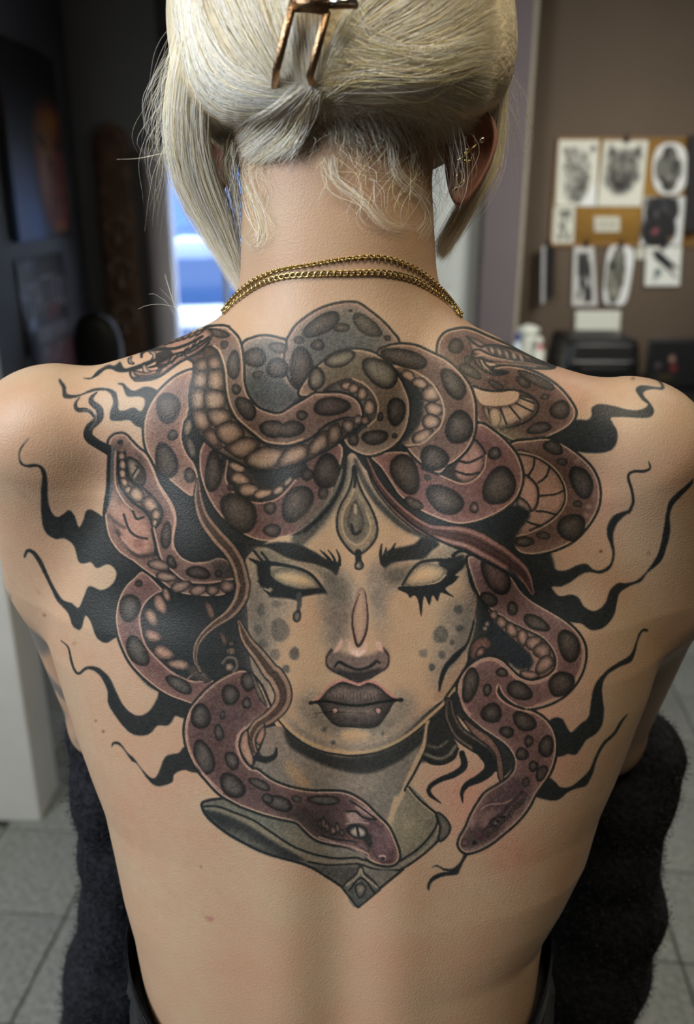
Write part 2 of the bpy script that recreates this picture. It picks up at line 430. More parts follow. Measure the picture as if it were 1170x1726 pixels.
def strokemask(p, w, pad=2):
    p = np.asarray(p, float)
    w = np.broadcast_to(np.asarray(w, float), (len(p),)) if np.ndim(w) == 0 else np.interp(np.linspace(0, 1, len(p)), np.linspace(0, 1, len(w)), w)
    x0, x1, y0, y1 = b = _box(p, w.max()/2+pad)
    m = np.zeros((y1-y0, x1-x0))
    for i in range(len(p)-1):
        r = max(w[i], w[i+1])/2+1.5
        ax, ay = p[i]; bx, by = p[i+1]
        u0, u1 = int(max(x0, min(ax, bx)-r)), int(min(x1, max(ax, bx)+r+1))
        v0, v1 = int(max(y0, min(ay, by)-r)), int(min(y1, max(ay, by)+r+1))
        if u1 <= u0 or v1 <= v0: continue
        X = np.arange(u0, u1)[None, :]+.5-ax; Y = np.arange(v0, v1)[:, None]+.5-ay
        dx, dy = bx-ax, by-ay
        t = np.clip((X*dx+Y*dy)/(dx*dx+dy*dy+1e-9), 0, 1)
        d = np.hypot(X-t*dx, Y-t*dy)
        c = np.clip((w[i]+(w[i+1]-w[i])*t)/2+.5-d, 0, 1)
        s = m[v0-y0:v1-y0, u0-x0:u1-x0]
        np.maximum(s, c, out=s)
    return b, m

def line(s, w=4.5, col=None, a=1.0, closed=False, soft=0):
    p = smooth(pts(s) if isinstance(s, str) else s, closed)
    if closed: p = np.vstack([p, p[:1]])
    b, m = strokemask(p, w, 2+2*soft)
    if soft: m = np.clip(blur(m, soft)*1.3, 0, 1)
    put(b, m, INK if col is None else col, a)

def fill(s, col, a=1.0, soft=0, sharp=False):
    p = pts(s) if isinstance(s, str) else s
    p = p if sharp else smooth(p, True)
    b, m = fillmask(p, 2+2*soft)
    if soft: m = blur(m, soft)
    put(b, m, col, a)

def gradfill(s, inner, edge, r=8, ow=0, a=1.0, k=1.0, sharp=False):
    """fill whose colour runs from edge to inner over about r units; ow = width of the dark outline around it"""
    p = pts(s) if isinstance(s, str) else s
    p = p if sharp else smooth(p, True)
    if ow:
        b, m = strokemask(np.vstack([p, p[:1]]), ow*2); put(b, m, INK, .95)
    b, m = fillmask(p, 2*r+2)
    t = np.clip((1-blur(m, r))*2*k, 0, 1)[..., None]
    x0, x1, y0, y1 = b
    v = CAN[y0-TY0:y1-TY0, x0-TX0:x1-TX0]
    c = np.asarray(inner)*(1-t)+np.asarray(edge)*t
    mm = (m*a)[..., None]
    v[:] = v*(1-mm)+c*mm

def ell(t, cx, cy, a, b, ang=0, n=28, wob=.05):
    o, k = (TILE[t], 1/3.9) if t != 'Z' else ((0, 0), 1.0)
    th = np.linspace(0, 2*np.pi, n, endpoint=False); A = np.radians(ang)
    r = 1+wob*np.sin(2*th+cx)+wob*np.cos(3*th+cy)
    x, y = a*np.cos(th)*r, b*np.sin(th)*r
    return np.stack([o[0]+(cx+x*np.cos(A)-y*np.sin(A))*k, o[1]+(cy+x*np.sin(A)+y*np.cos(A))*k], 1)

def spots(t, s, tone=0.0, inner=None):
    """dark scale spots: 'cx cy a b angle' quintets on sheet t"""
    v = [float(x) for x in s.split()]
    for i in range(0, len(v), 5):
        p = ell(t, *v[i:i+5])
        mn = min(v[i+2], v[i+3])/3.9
        gradfill(p, np.asarray(SPOT if inner is None else inner)+tone, np.asarray(SPOTE)+tone*.5, max(2, mn*.42), 0, .93, 1.15)
        if mn > 7:
            line(p, 1.8, SPOTE, .6, True)
            q = ell(t, v[i]-v[i+2]*.12, v[i+1]-v[i+3]*.15, v[i+2]*.42, v[i+3]*.42, v[i+4])
            fill(q, (.42, .365, .325), .38, soft=int(max(2, mn*.3)))

def plates(t, s, col=None, edge=None, a=1.0):
    """belly scales: ellipses with a pale middle and dark rim"""
    v = [float(x) for x in s.split()]
    for i in range(0, len(v), 5):
        p = ell(t, *v[i:i+5], wob=.07)
        gradfill(p, PLATE if col is None else col, PLATEE if edge is None else edge, max(2, min(v[i+2], v[i+3])/3.9*.5), 1.2, a)

INK = (.135, .150, .155)
SKIN = (.692, .583, .488)
MAUVE = (.455, .330, .295); MAUVE_D = (.365, .265, .250); MAUVE_R = (.475, .325, .300); PALE = (.740, .615, .520)
SPOT = (.270, .240, .220); SPOTE = (.130, .125, .122)
PLATE = (.650, .530, .440); PLATEE = (.270, .215, .190)

def body(s, base=MAUVE, rim=PALE, r=7, ow=4.0, dark=None, rimk=.92):
    """a length of snake: dark outline, pale rim light, rounded body tone"""
    p = smooth(pts(s), True)
    b, m = strokemask(np.vstack([p, p[:1]]), ow*2+1); put(b, m, INK, .96)
    b, m = fillmask(p, 40)
    base = np.asarray(base); d = np.asarray(dark if dark is not None else base*.78)
    t1 = np.clip((1-blur(m, 14))*1.6, 0, 1)[..., None]        # broad roll-off towards the sides
    b2 = blur(m, 2); t2 = (np.clip((.93-b2)/.22, 0, 1)*np.clip((b2-.40)/.12, 0, 1))[..., None]         # thin rim
    c = d*(1-t1)+(base*1.08)*t1
    c = c*(1-t2*rimk)+np.asarray(rim)*t2*rimk
    x0, x1, y0, y1 = b
    v = CAN[y0-TY0:y1-TY0, x0-TX0:x1-TX0]; mm = m[..., None]
    v[:] = v*(1-mm)+c*mm

def draw_tattoo():
    CAN[:] = SKIN
    # flushed skin around fresh ink
    for x, y, r, a in ((985,870,70,.30),(780,1330,70,.55),(930,1180,70,.32),(860,1440,50,.35),(935,1260,60,.40),(960,640,50,.25),(800,1390,40,.4),(180,800,70,.22),(220,1110,60,.2),(270,1330,90,.12),(540,985,9,.0),(905,600,40,.3)):
        b = (max(0, int(x-2*r)), min(TW, int(x+2*r)), max(TY0, int(y-2*r)), min(TY0+TH, int(y+2*r)))
        X, Y = np.meshgrid(np.arange(b[0], b[1]), np.arange(b[2], b[3]))
        put(b, np.exp(-((X-x)**2+(Y-y)**2)/(r*r*.8)), (.715, .475, .410), a)
    # moles
    for x, y, r, c, a in ((354,1549,6,(.62,.40,.36),.7),(348,1546,3,(.5,.33,.29),.5),(161.5,1215,2,(.40,.22,.18),.9),(174,1233,2.4,(.38,.2,.17),.9),(1013,929,3,(.36,.22,.14),.9),(1094,933,3.5,(.48,.34,.24),.7),(1067,638,3.5,(.48,.33,.25),.8),(43,833,3.5,(.55,.40,.28),.7),(47,766,2.5,(.6,.42,.33),.6),(75,1037,3,(.48,.30,.22),.8),(125,1085,3,(.58,.43,.32),.8),(339,1461,1.8,(.4,.28,.24),.8),(548,1519,1.5,(.45,.33,.28),.7),(994,663,3,(.6,.42,.33),.5),(420,1470,1.6,(.45,.33,.28),.6),(65,1000,2,(.55,.33,.26),.6),(52,978,1.8,(.55,.33,.26),.6)):
        fill(ell('Z', x, y, r, r*.85), c, a, soft=1)
    # ---- smoke tendrils
    T = INK; 
    sm = lambda s: (line(s, 3.0, (.33,.30,.27), .5, True), fill(s, (.150,.165,.170)))
    sm("A 160 535 210 533 250 490 320 450 360 455 400 430 415 458 440 472 510 452 600 418 640 415 620 432 540 470 440 495 380 492 340 475 300 480 250 520 200 541")
    sm("A 385 572 420 570 450 600 490 620 560 595 610 600 650 630 640 700 590 860 510 850 460 810 400 815 340 810 335 760 355 700 340 640 290 614 200 628 100 664 30 662 20 600 0 560 0 540 40 590 52 640 130 645 220 608 310 603 370 630 385 690 390 745 430 750 490 730 530 755 560 720 560 670 520 655 450 655 430 620 415 585")
    sm("F 112 150 60 225 52 285 85 325 150 320 200 340 230 400 237 560 262 640 300 670 340 650 375 625 410 660 440 735 470 690 490 630 530 625 610 680 680 760 760 880 900 1000 L 960 220 960 420 860 650 690 680 620 715 560 680 520 580 490 535 472 560 460 610 440 630 400 600 370 520 300 440 260 362 200 240 150 150 110 118 85 157 80 140 98 103 140 108 192 168 243 280 272 340 330 430 390 455 440 485 480 400 510 345 590 370 660 332 690 262 660 210 620 200 560 222 520 185 480 192 440 180 410 80 350 30 280 30 F 215 755 195 650 193 500 200 400 175 340 110 342 60 322 46 272 58 215")
    line("L 322 700 370 745 390 830 410 890 440 918 490 882 540 885", [1.5, 3, 4, 4, 5, 6], (.17,.18,.18))
    sm("Q -2 92 60 100 130 160 175 250 220 340 280 400 340 415 400 380 450 300 472 258 600 300 700 320 660 400 620 430 570 415 540 460 510 480 450 480 400 530 340 545 270 525 200 450 130 340 122 250 80 160 30 115 -2 106")
    sm("Q 150 620 158 590 200 592 250 655 300 702 340 758 400 820 440 820 470 760 500 690 540 670 590 660 640 620 740 700 730 780 680 785 620 770 560 800 545 850 480 875 430 870 380 822 320 735 280 708 220 625 180 600 160 604")
    sm("E 900 148 950 168 975 205 960 222 900 216 845 232 837 260 880 310 905 360 880 400 800 405 700 400 622 405 640 450 665 500 660 570 620 620 540 637 420 630 330 590 230 540 300 440 400 420 470 420 498 390 500 340 550 318 640 330 740 355 820 355 868 320 828 285 788 225 808 200 850 195 940 208 955 195 935 165")
    line("E 872 695 882 735 845 757 765 762 738 795 760 880 770 960 742 1028", [2, 5, 5, 5, 5, 5, 6], (.16,.175,.18))
    sm("K 750 232 650 266 605 330 600 400 622 460 634 520 618 588 560 630 510 625 460 588 400 598 330 630 260 625 215 570 215 520 100 520 40 640 60 900 200 940 360 970 430 980 500 1022 580 1000 640 930 660 850 680 780 740 735 820 702 860 648 950 570 990 470 1012 370 1010 270 1040 190 1140 85 1185 20 1190 -10 1150 42 1020 160 990 250 975 340 950 470 920 548 850 648 790 698 720 715 670 715 620 760 590 840 540 890 490 895 440 860 410 810 360 790 290 800 250 770 232 732 290 735 350 710 420 660 480 640 560 648 622 610 648 520 638 430 642 370 680 300 755 238")
    sm("V 905 45 880 38 850 65 830 120 808 180 778 222 700 268 630 318 570 388 545 450 530 540 515 620 460 668 400 720 370 680 340 630 290 625 255 655 240 760 300 870 350 872 380 860 430 865 460 830 500 770 560 730 602 670 616 580 606 490 606 410 640 340 720 287 790 257 818 210 842 110 870 57 902 56")
    sm("V 772 600 730 640 680 720 610 788 560 880 520 970 450 1040 390 1080 330 1080 300 1050 260 1020 220 1035 160 1110 180 1145 260 1165 320 1160 380 1112 440 1085 500 1067 542 990 572 890 620 802 690 732 742 645")
    sm("Y 480 925 465 965 440 1000 400 1030 350 1030 300 1008 268 1020 300 1016 345 1042 380 1050 320 1058 262 1090 236 1140 245 1172 258 1130 290 1100 350 1078 430 1068 448 1040 470 990 500 940")
    # ---- dark ground of the head and hair
    fill("Z 402 640 470 575 560 560 660 590 740 660 800 720 850 790 895 830 905 900 930 935 935 985 900 1010 930 1060 870 1110 800 1150 770 1200 745 1270 690 1290 600 1310 430 1290 380 1200 330 1160 255 1160 205 1080 215 990 190 930 200 880 240 800 300 760 320 680", (.155,.170,.178), soft=2)
    fill("C -30 480 0 300 120 250 300 230 420 300 420 380 250 420 100 560 0 640 -200 680 -330 560", (.300,.300,.285), .9, soft=8)
    # ---- top arch behind everything
    body("B 690 420 705 330 760 220 820 158 930 88 1050 50 1170 44 C 480 100 560 165 620 230 665 305 560 380 300 420 60 560 B 800 660 740 580 700 500", (.520,.405,.345), (.640,.500,.420), dark=(.345,.325,.295))
    fill("C 10 380 120 270 300 225 470 270 520 360 300 400 100 520 -20 600", (.285,.290,.280), .85, soft=7)
    spots('C', "165 185 130 62 -30 462 190 112 52 40 295 203 56 28 -5 355 93 15 10 0 597 272 23 20 0 140 318 42 38 0 25 285 28 24 0")
    spots('B', "810 465 78 132 6 790 285 32 26 0")
    # small snake arch left of it
    body("B 425 330 500 275 580 262 660 278 705 300 690 380 695 480 740 580 790 640 700 740 600 760 480 680 430 560", (.470,.400,.350), (.640,.520,.430), dark=(.330,.320,.300))
    fill("B 440 540 560 520 690 560 800 650 720 740 600 760 500 700 450 620", (.270,.282,.280), .9, soft=5)
    spots('B', "505 400 75 65 10 660 335 60 35 5 655 470 70 70 0 525 510 38 25 -10", .03)
    # ---- upper right snake with its head on the shoulder
    body("D 160 400 155 310 190 250 240 225 320 213 390 228 480 268 600 318 720 368 830 418 912 458 800 462 680 438 560 434 470 412 430 395 480 470 600 458 720 478 840 528 940 598 1010 678 1052 760 1022 832 950 882 860 922 760 952 680 955 560 900 420 820 400 720 350 600 260 480", (.440,.325,.288))
    fill("D 385 588 450 608 540 620 660 622 685 650 660 690 600 712 500 718 425 695", SKIN)
    line("D 385 588 450 612 540 622 640 612 720 632 780 668 812 715 790 775 730 822 650 852 560 870", 4)
    gradfill("D 690 640 760 660 795 712 770 770 700 815 610 850 520 862 470 800 440 720 520 725 610 715 670 690", PLATE, PLATEE, 5)
    for q in ("D 690 665 780 700", "D 660 700 770 755", "D 620 720 690 805", "D 560 730 600 840", "D 480 735 500 830", "D 690 650 770 668"): line(q, 3.2)
    gradfill("D 490 740 555 740 565 820 530 865 495 840", (.68,.56,.46), PLATEE, 3)
    spots('D', "268 325 52 48 0 360 490 80 36 32 800 550 128 34 27 712 562 52 30 38 530 580 58 26 30 852 658 28 20 0 952 745 66 62 0 815 865 85 34 -10 345 415 25 32 0")
    # head detail
    gradfill("D 360 270 470 320 480 350 600 400 740 410 912 458 800 462 680 438 560 434 470 412 385 370", (.56,.42,.36), (.30,.24,.22), 4, 1)
    line("D 340 262 380 300 430 330 470 320 560 325 660 350 760 390 905 455", 4.5)
    line("D 370 385 385 352 430 350 500 385 600 412 720 420 900 458", 3.5); line("D 370 385 400 440 450 485 520 512 600 505", 4.5)
    fill("D 480 470 560 480 620 490 600 512 540 515", INK); gradfill("D 480 340 530 325 600 345 640 385 560 395 500 375", (.22,.19,.18), INK, 3)
    for i in range(7): line(f"D {500+i*52} {335+i*14} {530+i*55} {395+i*8}", 2.6)
    for i in range(5): gradfill(ell('D', 505+i*48, 352+i*12, 11, 30, -22), (.68,.56,.48), (.40,.32,.28), 2)
    line("D 395 395 450 380 520 400 640 425", 2, (.68,.55,.46), .8); line("D 480 440 560 440 680 446 790 462", 2.5, (.62,.48,.40), .7)
    line("D 420 420 440 460", 3); line("D 390 400 440 410", 3)
    fill("D 470 830 600 860 700 900 760 950 900 980 960 1040 860 1030 740 960 600 940 480 900", (.46,.42,.30), .55, soft=6)
    # ---- right big coil
    body("J 500 200 650 165 760 158 860 198 960 268 1042 350 1087 450 1092 560 1062 652 1002 742 922 822 822 874 700 908 600 908 540 870 480 760 420 600 440 400", (.470,.340,.300))
    gradfill("J 540 240 650 258 740 300 820 370 868 460 878 560 842 640 762 712 640 772 540 795 480 700 480 420", (.600,.450,.385), (.40,.285,.255), 8, 2)
    for q in ("J 668 268 660 340 625 400", "J 772 322 745 400 690 445", "J 870 490 800 520 700 530", "J 812 655 740 635 680 630", "J 720 730 660 715 620 700"): line(q, 3.6)
    line("J 540 240 650 258 740 300 820 370 868 460 878 560 842 640 762 712 640 772 545 795", 2.4, (.66,.53,.44))
    line("J 540 250 650 270 735 312 810 380 858 465 866 558 830 632 750 702 636 758", 3)
    gradfill("J 595 405 640 425 680 480 682 560 650 620 600 560 570 520", (.66,.50,.44), (.52,.36,.33), 4, 4)
    gradfill("J 560 545 610 570 640 625 600 650 560 610", (.52,.40,.36), (.28,.25,.25), 3, 2)
    fill("J 440 600 560 590 640 650 600 720 545 800 540 880 440 800 300 730 360 660", (.135,.155,.170), soft=2)
    spots('J', "975 440 66 118 -22 910 735 98 82 -45 850 305 36 27 10 950 582 30 25 0 725 790 46 27 10 600 830 62 34 5 790 212 72 40 25", -.01)
    for q in ((950, 300), (1025, 600), (1010, 660)): gradfill(ell('J', q[0], q[1], 22, 18), (.58,.46,.40), (.48,.36,.32), 2, 0, .7)
    # ---- right middle coil
    body("I 300 270 440 240 560 250 740 300 900 180 1000 60 J 400 108 482 180 552 270 584 370 582 450 546 540 482 602 400 652 300 692 180 712 I 780 692 640 634 540 570 480 520 420 430 360 340", (.480,.325,.300), dark=(.405,.275,.258))
    gradfill("I 640 330 740 380 880 436 962 418 1024 350 1040 262 1004 196 960 170 860 240", (.580,.420,.370), (.36,.26,.24), 6, 4)
    for q in ("I 870 300 940 310 1030 268", "I 850 368 930 390 1000 378"): line(q, 4)
    fill("I 690 350 800 330 880 280 850 350 860 400 900 436 820 425", (.15,.15,.15), .9, soft=2)
    line("I 740 392 880 448 966 430 1036 356 1052 262", 2.2, (.70,.55,.46))
    spots('I', "520 385 92 132 -22 780 555 128 88 25 665 408 26 20 10 575 580 66 34 32", .0)
    spots('J', "435 465 98 138 28 270 608 30 36 10 405 250 42 42 0", .01)
    gradfill(ell('I', 975, 607, 18, 24), (.5,.37,.34), (.3,.22,.2), 2)
    # ---- third arch
    body("C 540 372 600 332 680 316 780 326 880 370 980 420 1062 490 1130 580 1166 680 1174 800 1165 900 1120 1000 1040 1080 I 800 325 740 378 650 330 570 260 520 185 480 60 440 -100 400 -260", (.490,.370,.320))
    gradfill("C 600 470 700 466 800 508 882 568 942 660 966 760 942 850 892 902 820 962 700 972 660 800", (.600,.480,.400), (.38,.30,.265), 7, 2.5)
    fill("C 640 480 740 545 822 610 842 700 830 800 770 900 700 960 640 900 720 720", (.185,.190,.185), soft=3)
    plates('C', "735 520 50 30 25 812 570 52 36 20 884 640 64 52 20 905 742 58 46 0 885 822 62 46 -15 826 918 72 40 -25")
    line("C 640 458 720 468 804 506 886 566 946 658 970 760 946 852 896 906 822 966 720 978", 3, (.66,.55,.45))
    spots('C', "710 405 158 58 13 1030 575 118 62 52 1070 860 86 116 8 905 1062 92 84 0", .015)
    # ---- second arch with olive bruise
    body("C 20 640 100 500 180 430 250 378 360 350 480 364 562 410 642 490 702 590 738 700 728 830 682 930 602 1000 480 1042 380 1012 320 955 300 850 420 840 440 700 340 620 150 640", (.475,.380,.315), dark=(.400,.335,.275))
    fill("C 60 560 200 430 360 370 520 420 600 520 480 560 380 540 250 560 120 620", (.365,.345,.270), .7, soft=9)
    gradfill("C 180 620 280 560 390 548 472 600 530 700 522 800 440 860 380 900 330 820 400 720 300 640", (.36,.33,.29), (.20,.19,.18), 6, 2)
    line("C 370 540 440 570 500 630 536 710 524 800 470 850", 3.2, (.66,.54,.44))
    plates('C', "330 586 40 24 0 374 604 34 34 20 432 640 34 40 10 478 728 36 52 10 455 815 30 30 0")
    spots('C', "285 410 102 50 -15 550 500 132 82 42 130 540 56 74 5", .03, (.40,.38,.315))
    spots('C', "655 755 58 98 3 550 790 22 32 0 515 925 88 48 -10 375 940 36 40 0 645 915 20 18 0", -.02)
    # ---- left big coil
    body("A 890 488 780 520 680 602 610 690 566 800 560 920 582 1020 640 1120 G 340 300 420 392 510 472 600 528 640 430 612 320 562 250 530 150 545 40 A 840 780 870 600", (.530,.385,.325), dark=(.430,.315,.270))
    spots('A', "715 730 82 96 5 745 910 34 35 0")
    spots('G', "430 300 70 122 -20 585 395 36 50 -5")
    gradfill("G 548 70 600 10 596 90 562 140", (.48,.42,.35), (.25,.23,.21), 3, 1.5); gradfill("G 560 150 605 170 625 260 590 270", (.40,.36,.31), (.22,.21,.2), 3, 1.5)
    # ---- hair ribbon left, behind the middle coil
    def ribbon(s, w, base=(.40,.315,.265), hi=(.60,.475,.39), hw=.22, off=0):
        p = smooth(pts(s)); wv = np.asarray(w, float)
        b, m = strokemask(p, wv+5); put(b, m, INK, .95)
        b, m = strokemask(p, wv); put(b, m, base, 1)
        b, m = strokemask(p+np.array([off, off*.4]), wv*.50); put(b, blur(m, 2), np.asarray(base)*.62, .75)
        d = np.gradient(p, axis=0); n = np.stack([-d[:, 1], d[:, 0]], 1)/(np.hypot(d[:, 0], d[:, 1])[:, None]+1e-9)
        ww = np.interp(np.linspace(0, 1, len(p)), np.linspace(0, 1, len(wv)), wv)[:, None]
        for sgn in (-.12, .14):
            b, m = strokemask(p+n*ww*sgn, np.maximum(.8, wv*.05)); put(b, m, (.17,.16,.155), .75)
        for sgn, k in ((.36, 1.), (-.36, .75)):
            b, m = strokemask(p+n*ww*sgn, np.maximum(1.2, wv*hw)); put(b, m, hi, .75*k)
    # ---- left middle coil over the forehead
    body("G 668 200 650 330 670 440 720 560 790 660 880 740 980 800 1080 826 H 480 812 580 772 680 702 760 612 812 522 832 450 880 200 640 180 300 100 100 60", (.430,.300,.275), dark=(.365,.262,.245))
    gradfill("H 120 250 130 420 180 500 240 540 330 566 430 550 500 500 570 420 640 330 400 260", (.22,.20,.19), (.15,.15,.15), 6, 4)
    plates('H', "195 342 58 30 15 215 420 66 42 20 270 490 70 42 -8 365 515 62 30 -18 465 492 42 24 -40 530 430 40 20 -50")
    line("H 130 300 118 420 170 508 240 552 332 578 436 560 508 508 580 425", 2.6, (.64,.48,.41))
    fill("H 290 360 420 350 570 370 520 430 440 470 360 470", (.165,.180,.185), soft=3)
    spots('H', "205 640 108 138 -42 588 580 92 128 28 410 610 40 42 -20 425 757 60 40 5", .02)
    spots('H', "785 370 92 112 15 760 510 34 42 20 655 390 40 42 0", -.05)
    spots('G', "740 370 58 132 4 855 470 26 30 0", -.03)
    # ---- the front snake across the brow (spotted back, plated belly)
    body("A 960 215 1060 196 1110 206 B 330 208 390 270 416 350 426 450 432 570 462 660 522 730 592 762 672 772 760 722 830 682 900 640 C 150 640 300 640 400 690 430 790 400 860 B 1080 930 1000 990 900 1040 800 1092 700 1122 600 1138 500 1132 400 1085 280 1022 190 950 130 880 95 800 85 700 90 600 110 520 108 430 70 395 130 340 190 290", (.465,.360,.305), dark=(.400,.310,.268))
    belly = "B 75 395 150 345 200 330 245 342 272 400 296 480 302 560 312 640 332 720 372 800 432 862 502 922 562 970 640 986 730 990 830 960 900 920 960 862 1040 822 1110 800 1170 800 C 420 795 400 850 330 900 B 1080 930 1000 990 900 1040 800 1092 700 1122 600 1138 500 1132 400 1085 280 1022 190 950 130 880 95 800 85 700 90 600 110 520 112 440"
    gradfill(belly, (.470,.375,.312), (.290,.240,.210), 6, 2.4)
    def plate(s, c=(.600,.480,.395)): gradfill(s, c, (.270,.215,.185), 7, 1.8, 1, 1.05)
    for s in ("B 95 400 160 360 178 400 120 428", "B 175 350 220 338 250 375 190 400", "B 115 432 190 408 200 480 125 490", "B 200 405 262 392 285 470 208 488",
              "B 118 500 190 500 188 595 102 598", "B 205 495 292 488 298 610 260 630 200 600", "B 95 618 178 615 172 735 130 748 92 735", "B 185 620 300 632 310 700 290 738 190 742",
              "B 95 760 178 752 215 845 190 875 135 880", "B 195 752 318 745 352 800 300 840 235 852", "B 165 905 230 872 285 985 250 1000 200 950", "B 245 872 355 822 432 890 400 945 310 968",
              "B 305 995 330 980 442 925 535 960 500 1010 420 1065", "B 435 1075 550 992 640 1000 708 1005 690 1060 620 1125 520 1128", "B 650 1110 725 1000 840 975 855 1010 830 1070 720 1112",
              "B 865 1060 870 970 960 885 985 910 982 980 930 1020", "B 995 985 995 870 1050 835 1070 880 1060 935", "B 1085 915 1090 830 1135 818 1140 850 1120 890"): plate(s)
    line("B 205 330 250 345 276 400 300 480 306 560 316 640 336 720 376 800 436 858 506 916 566 962 640 978 730 980 830 952 900 912 960 854 1040 814 1120 792", 4)
    line("B 235 322 270 350 296 410 314 480 320 560 330 640 350 715 390 790 448 846 516 902 574 946 640 962 726 964 820 936", 2.6, (.70,.57,.46))
    spots('B', "265 240 72 28 12 305 315 27 27 0 366 450 40 100 3 383 610 30 33 0 447 735 52 92 -33 815 780 38 31 0 1010 722 128 58 -4", -.01)
    spots('B', "620 870 85 55 10 745 872 90 52 -8", -.01); fill(ell('B', 660, 870, 70, 26, 3), (.36,.315,.275), .9, soft=4)
    plates('C', "405 810 28 30 0 450 815 26 26 0 340 850 36 42 0", (.54,.45,.38))
    # open-mouthed head on the left shoulder
    gradfill("A 640 335 740 285 860 250 960 215 1000 240 980 300 900 370 820 410 740 470 640 535 540 552 490 545 465 500 500 490 560 500 600 470 680 430 740 390 700 350 640 352", (.575,.430,.365), (.34,.265,.24), 5, 2)
    fill("A 600 420 640 370 720 352 745 375 720 410 660 430", (.19,.17,.165)); fill("A 560 480 600 455 680 440 720 440 640 480 590 500", (.17,.155,.15))
    fill("A 465 490 500 510 560 515 620 505 680 470 640 530 560 548 500 560 480 540", (.22,.20,.19), .9)
    line("A 540 395 545 370 580 352 660 345 760 340 850 310 940 262", 5); line("A 600 370 625 365 630 400 610 420", 4); line("A 455 410 460 435 485 440", 4); line("A 540 380 560 350 640 345 700 340", 5)
    line("A 640 440 740 385 840 355 930 300 985 265", 4); line("A 640 490 720 440 790 390 870 360 960 300 990 275", 3.4); line("A 560 540 660 520 760 450 850 402 930 360 985 300", 4)
    for i in range(6): line(f"A {690+i*42} {318-i*12} {730+i*42} {300-i*14} {740+i*42} {272-i*13}", 2.6); 
    for i in range(6): gradfill(ell('A', 705+i*42, 300-i*13, 17, 9, -25), (.62,.50,.43), (.36,.28,.25), 2)
    for i in range(5): line(f"A {700+i*52} {460-i*34} {735+i*48} {400-i*28}", 2.6)
    line("A 560 465 590 480 640 470", 4, (.66,.52,.44)); gradfill("A 548 455 565 450 575 480 600 490 560 500", (.72,.62,.54), (.4,.33,.3), 2, 1.5)
    gradfill("A 465 400 475 395 470 425 490 438 465 438 455 420", (.70,.60,.52), (.4,.33,.3), 2, 1.5); gradfill("A 590 362 628 362 632 405 612 412 618 385", (.70,.60,.52), (.4,.33,.3), 2, 1.5)
    gradfill("A 470 488 485 492 495 515 520 520 490 530 472 515", (.70,.60,.52), (.4,.33,.3), 2, 1.5)
    line("A 850 330 820 380 850 400", 2.5); line("A 900 290 880 330", 2.5); line("A 760 400 740 440", 2.5)
    # ---- coil at lower left
    body("M 400 360 285 252 220 290 160 350 120 430 100 530 110 640 142 740 192 840 260 920 340 990 430 1050 520 1088 640 1110 740 980 640 880 400 700 420 500 480 430", (.455,.325,.300), dark=(.395,.280,.265))
    fill("M 430 370 340 410 292 462 262 540 272 640 302 730 362 802 442 880 520 932 600 962 700 980 760 900 760 600 680 440 560 390", (.150,.165,.172))
    line("M 400 372 340 402 284 462 254 540 264 640 294 734 354 808 436 888 516 940 600 970 670 972", 2.6, (.64,.50,.44))
    plates('M', "390 462 36 72 -18 332 548 40 62 -25 342 668 62 40 32 412 780 74 42 28 512 858 72 34 12 432 400 24 46 -20", (.600,.455,.385), (.26,.215,.2))
    line("M 560 960 640 905 700 950", 2.5, (.45,.36,.32)); fill("M 560 880 640 880 720 960 640 960", (.30,.25,.23), .8, soft=3)
    spots('M', "190 485 66 96 8 240 770 58 116 -28 515 990 98 42 28", -.01, (.285,.28,.27)); spots('M', "250 325 28 24 0", -.03)
    # ---- hooded snake
    body("F 645 225 640 170 680 130 740 128 785 172 835 222 885 262 932 350 972 450 1032 540 1072 620 1082 700 1066 800 1072 870 1112 930 1170 962 G 620 968 700 962 790 938 880 1000 890 1090 800 1180 600 1180 480 1150 380 1080 280 1010 F 800 960 710 900 650 820 624 740 614 640 634 480 640 350", (.470,.345,.300), dark=(.395,.295,.265))
    fill("G 700 975 780 945 900 980 900 1100 760 1090 740 1010", (.19,.18,.18), .75, soft=6)
    gradfill("F 720 540 790 600 880 660 930 760 935 900 860 935 760 900 690 800 660 640 680 580", (.600,.430,.365), (.42,.305,.27), 9)
    fill("F 640 560 690 560 700 650 660 680", (.62,.47,.40), .8, soft=4)
    line("F 668 215 690 330 690 450 715 540 770 600 800 640", 4, (.30,.26,.24)); line("F 680 240 678 400 690 480 740 570 800 625", 2.5, (.66,.52,.45))
    line("F 640 660 680 700 740 740", 5, (.28,.24,.23), .8, soft=1); line("F 735 650 770 750 820 795 890 812", 4); line("F 690 760 760 860 830 925 945 915", 6, (.22,.19,.18), .9, soft=1)
    line("F 720 800 780 870 830 900", 5, (.66,.50,.42), .8, soft=1); line("F 795 630 820 680 865 670", 4); fill("F 800 830 850 800 870 850 830 880", (.42,.23,.22), .5, soft=3)
    line("F 742 240 752 380 800 450 870 485 930 545 985 620 975 700 938 742", 4.5); line("F 698 240 702 400 722 480 782 560 852 612 902 665 930 745 945 835 942 915", 4.5)
    plates('F', "722 270 24 26 0 728 325 22 30 0 728 385 22 30 -5 740 440 24 30 -25 768 492 24 30 -35 822 522 60 40 42 912 590 62 48 45 948 655 34 38 20 940 705 18 24 0")
    gradfill("F 762 285 820 305 868 370 865 450 810 440 768 385", (.50,.42,.36), (.18,.16,.15), 4, 3); fill("F 800 330 850 330 868 400 850 440 810 420 840 360", (.20,.18,.17), .9)
    line("F 790 400 830 340", 3, INK); gradfill(ell('F', 712, 178, 20, 20), INK, INK, 2); fill("F 660 200 700 180 740 200 700 235", (.28,.24,.22), .6, soft=3)
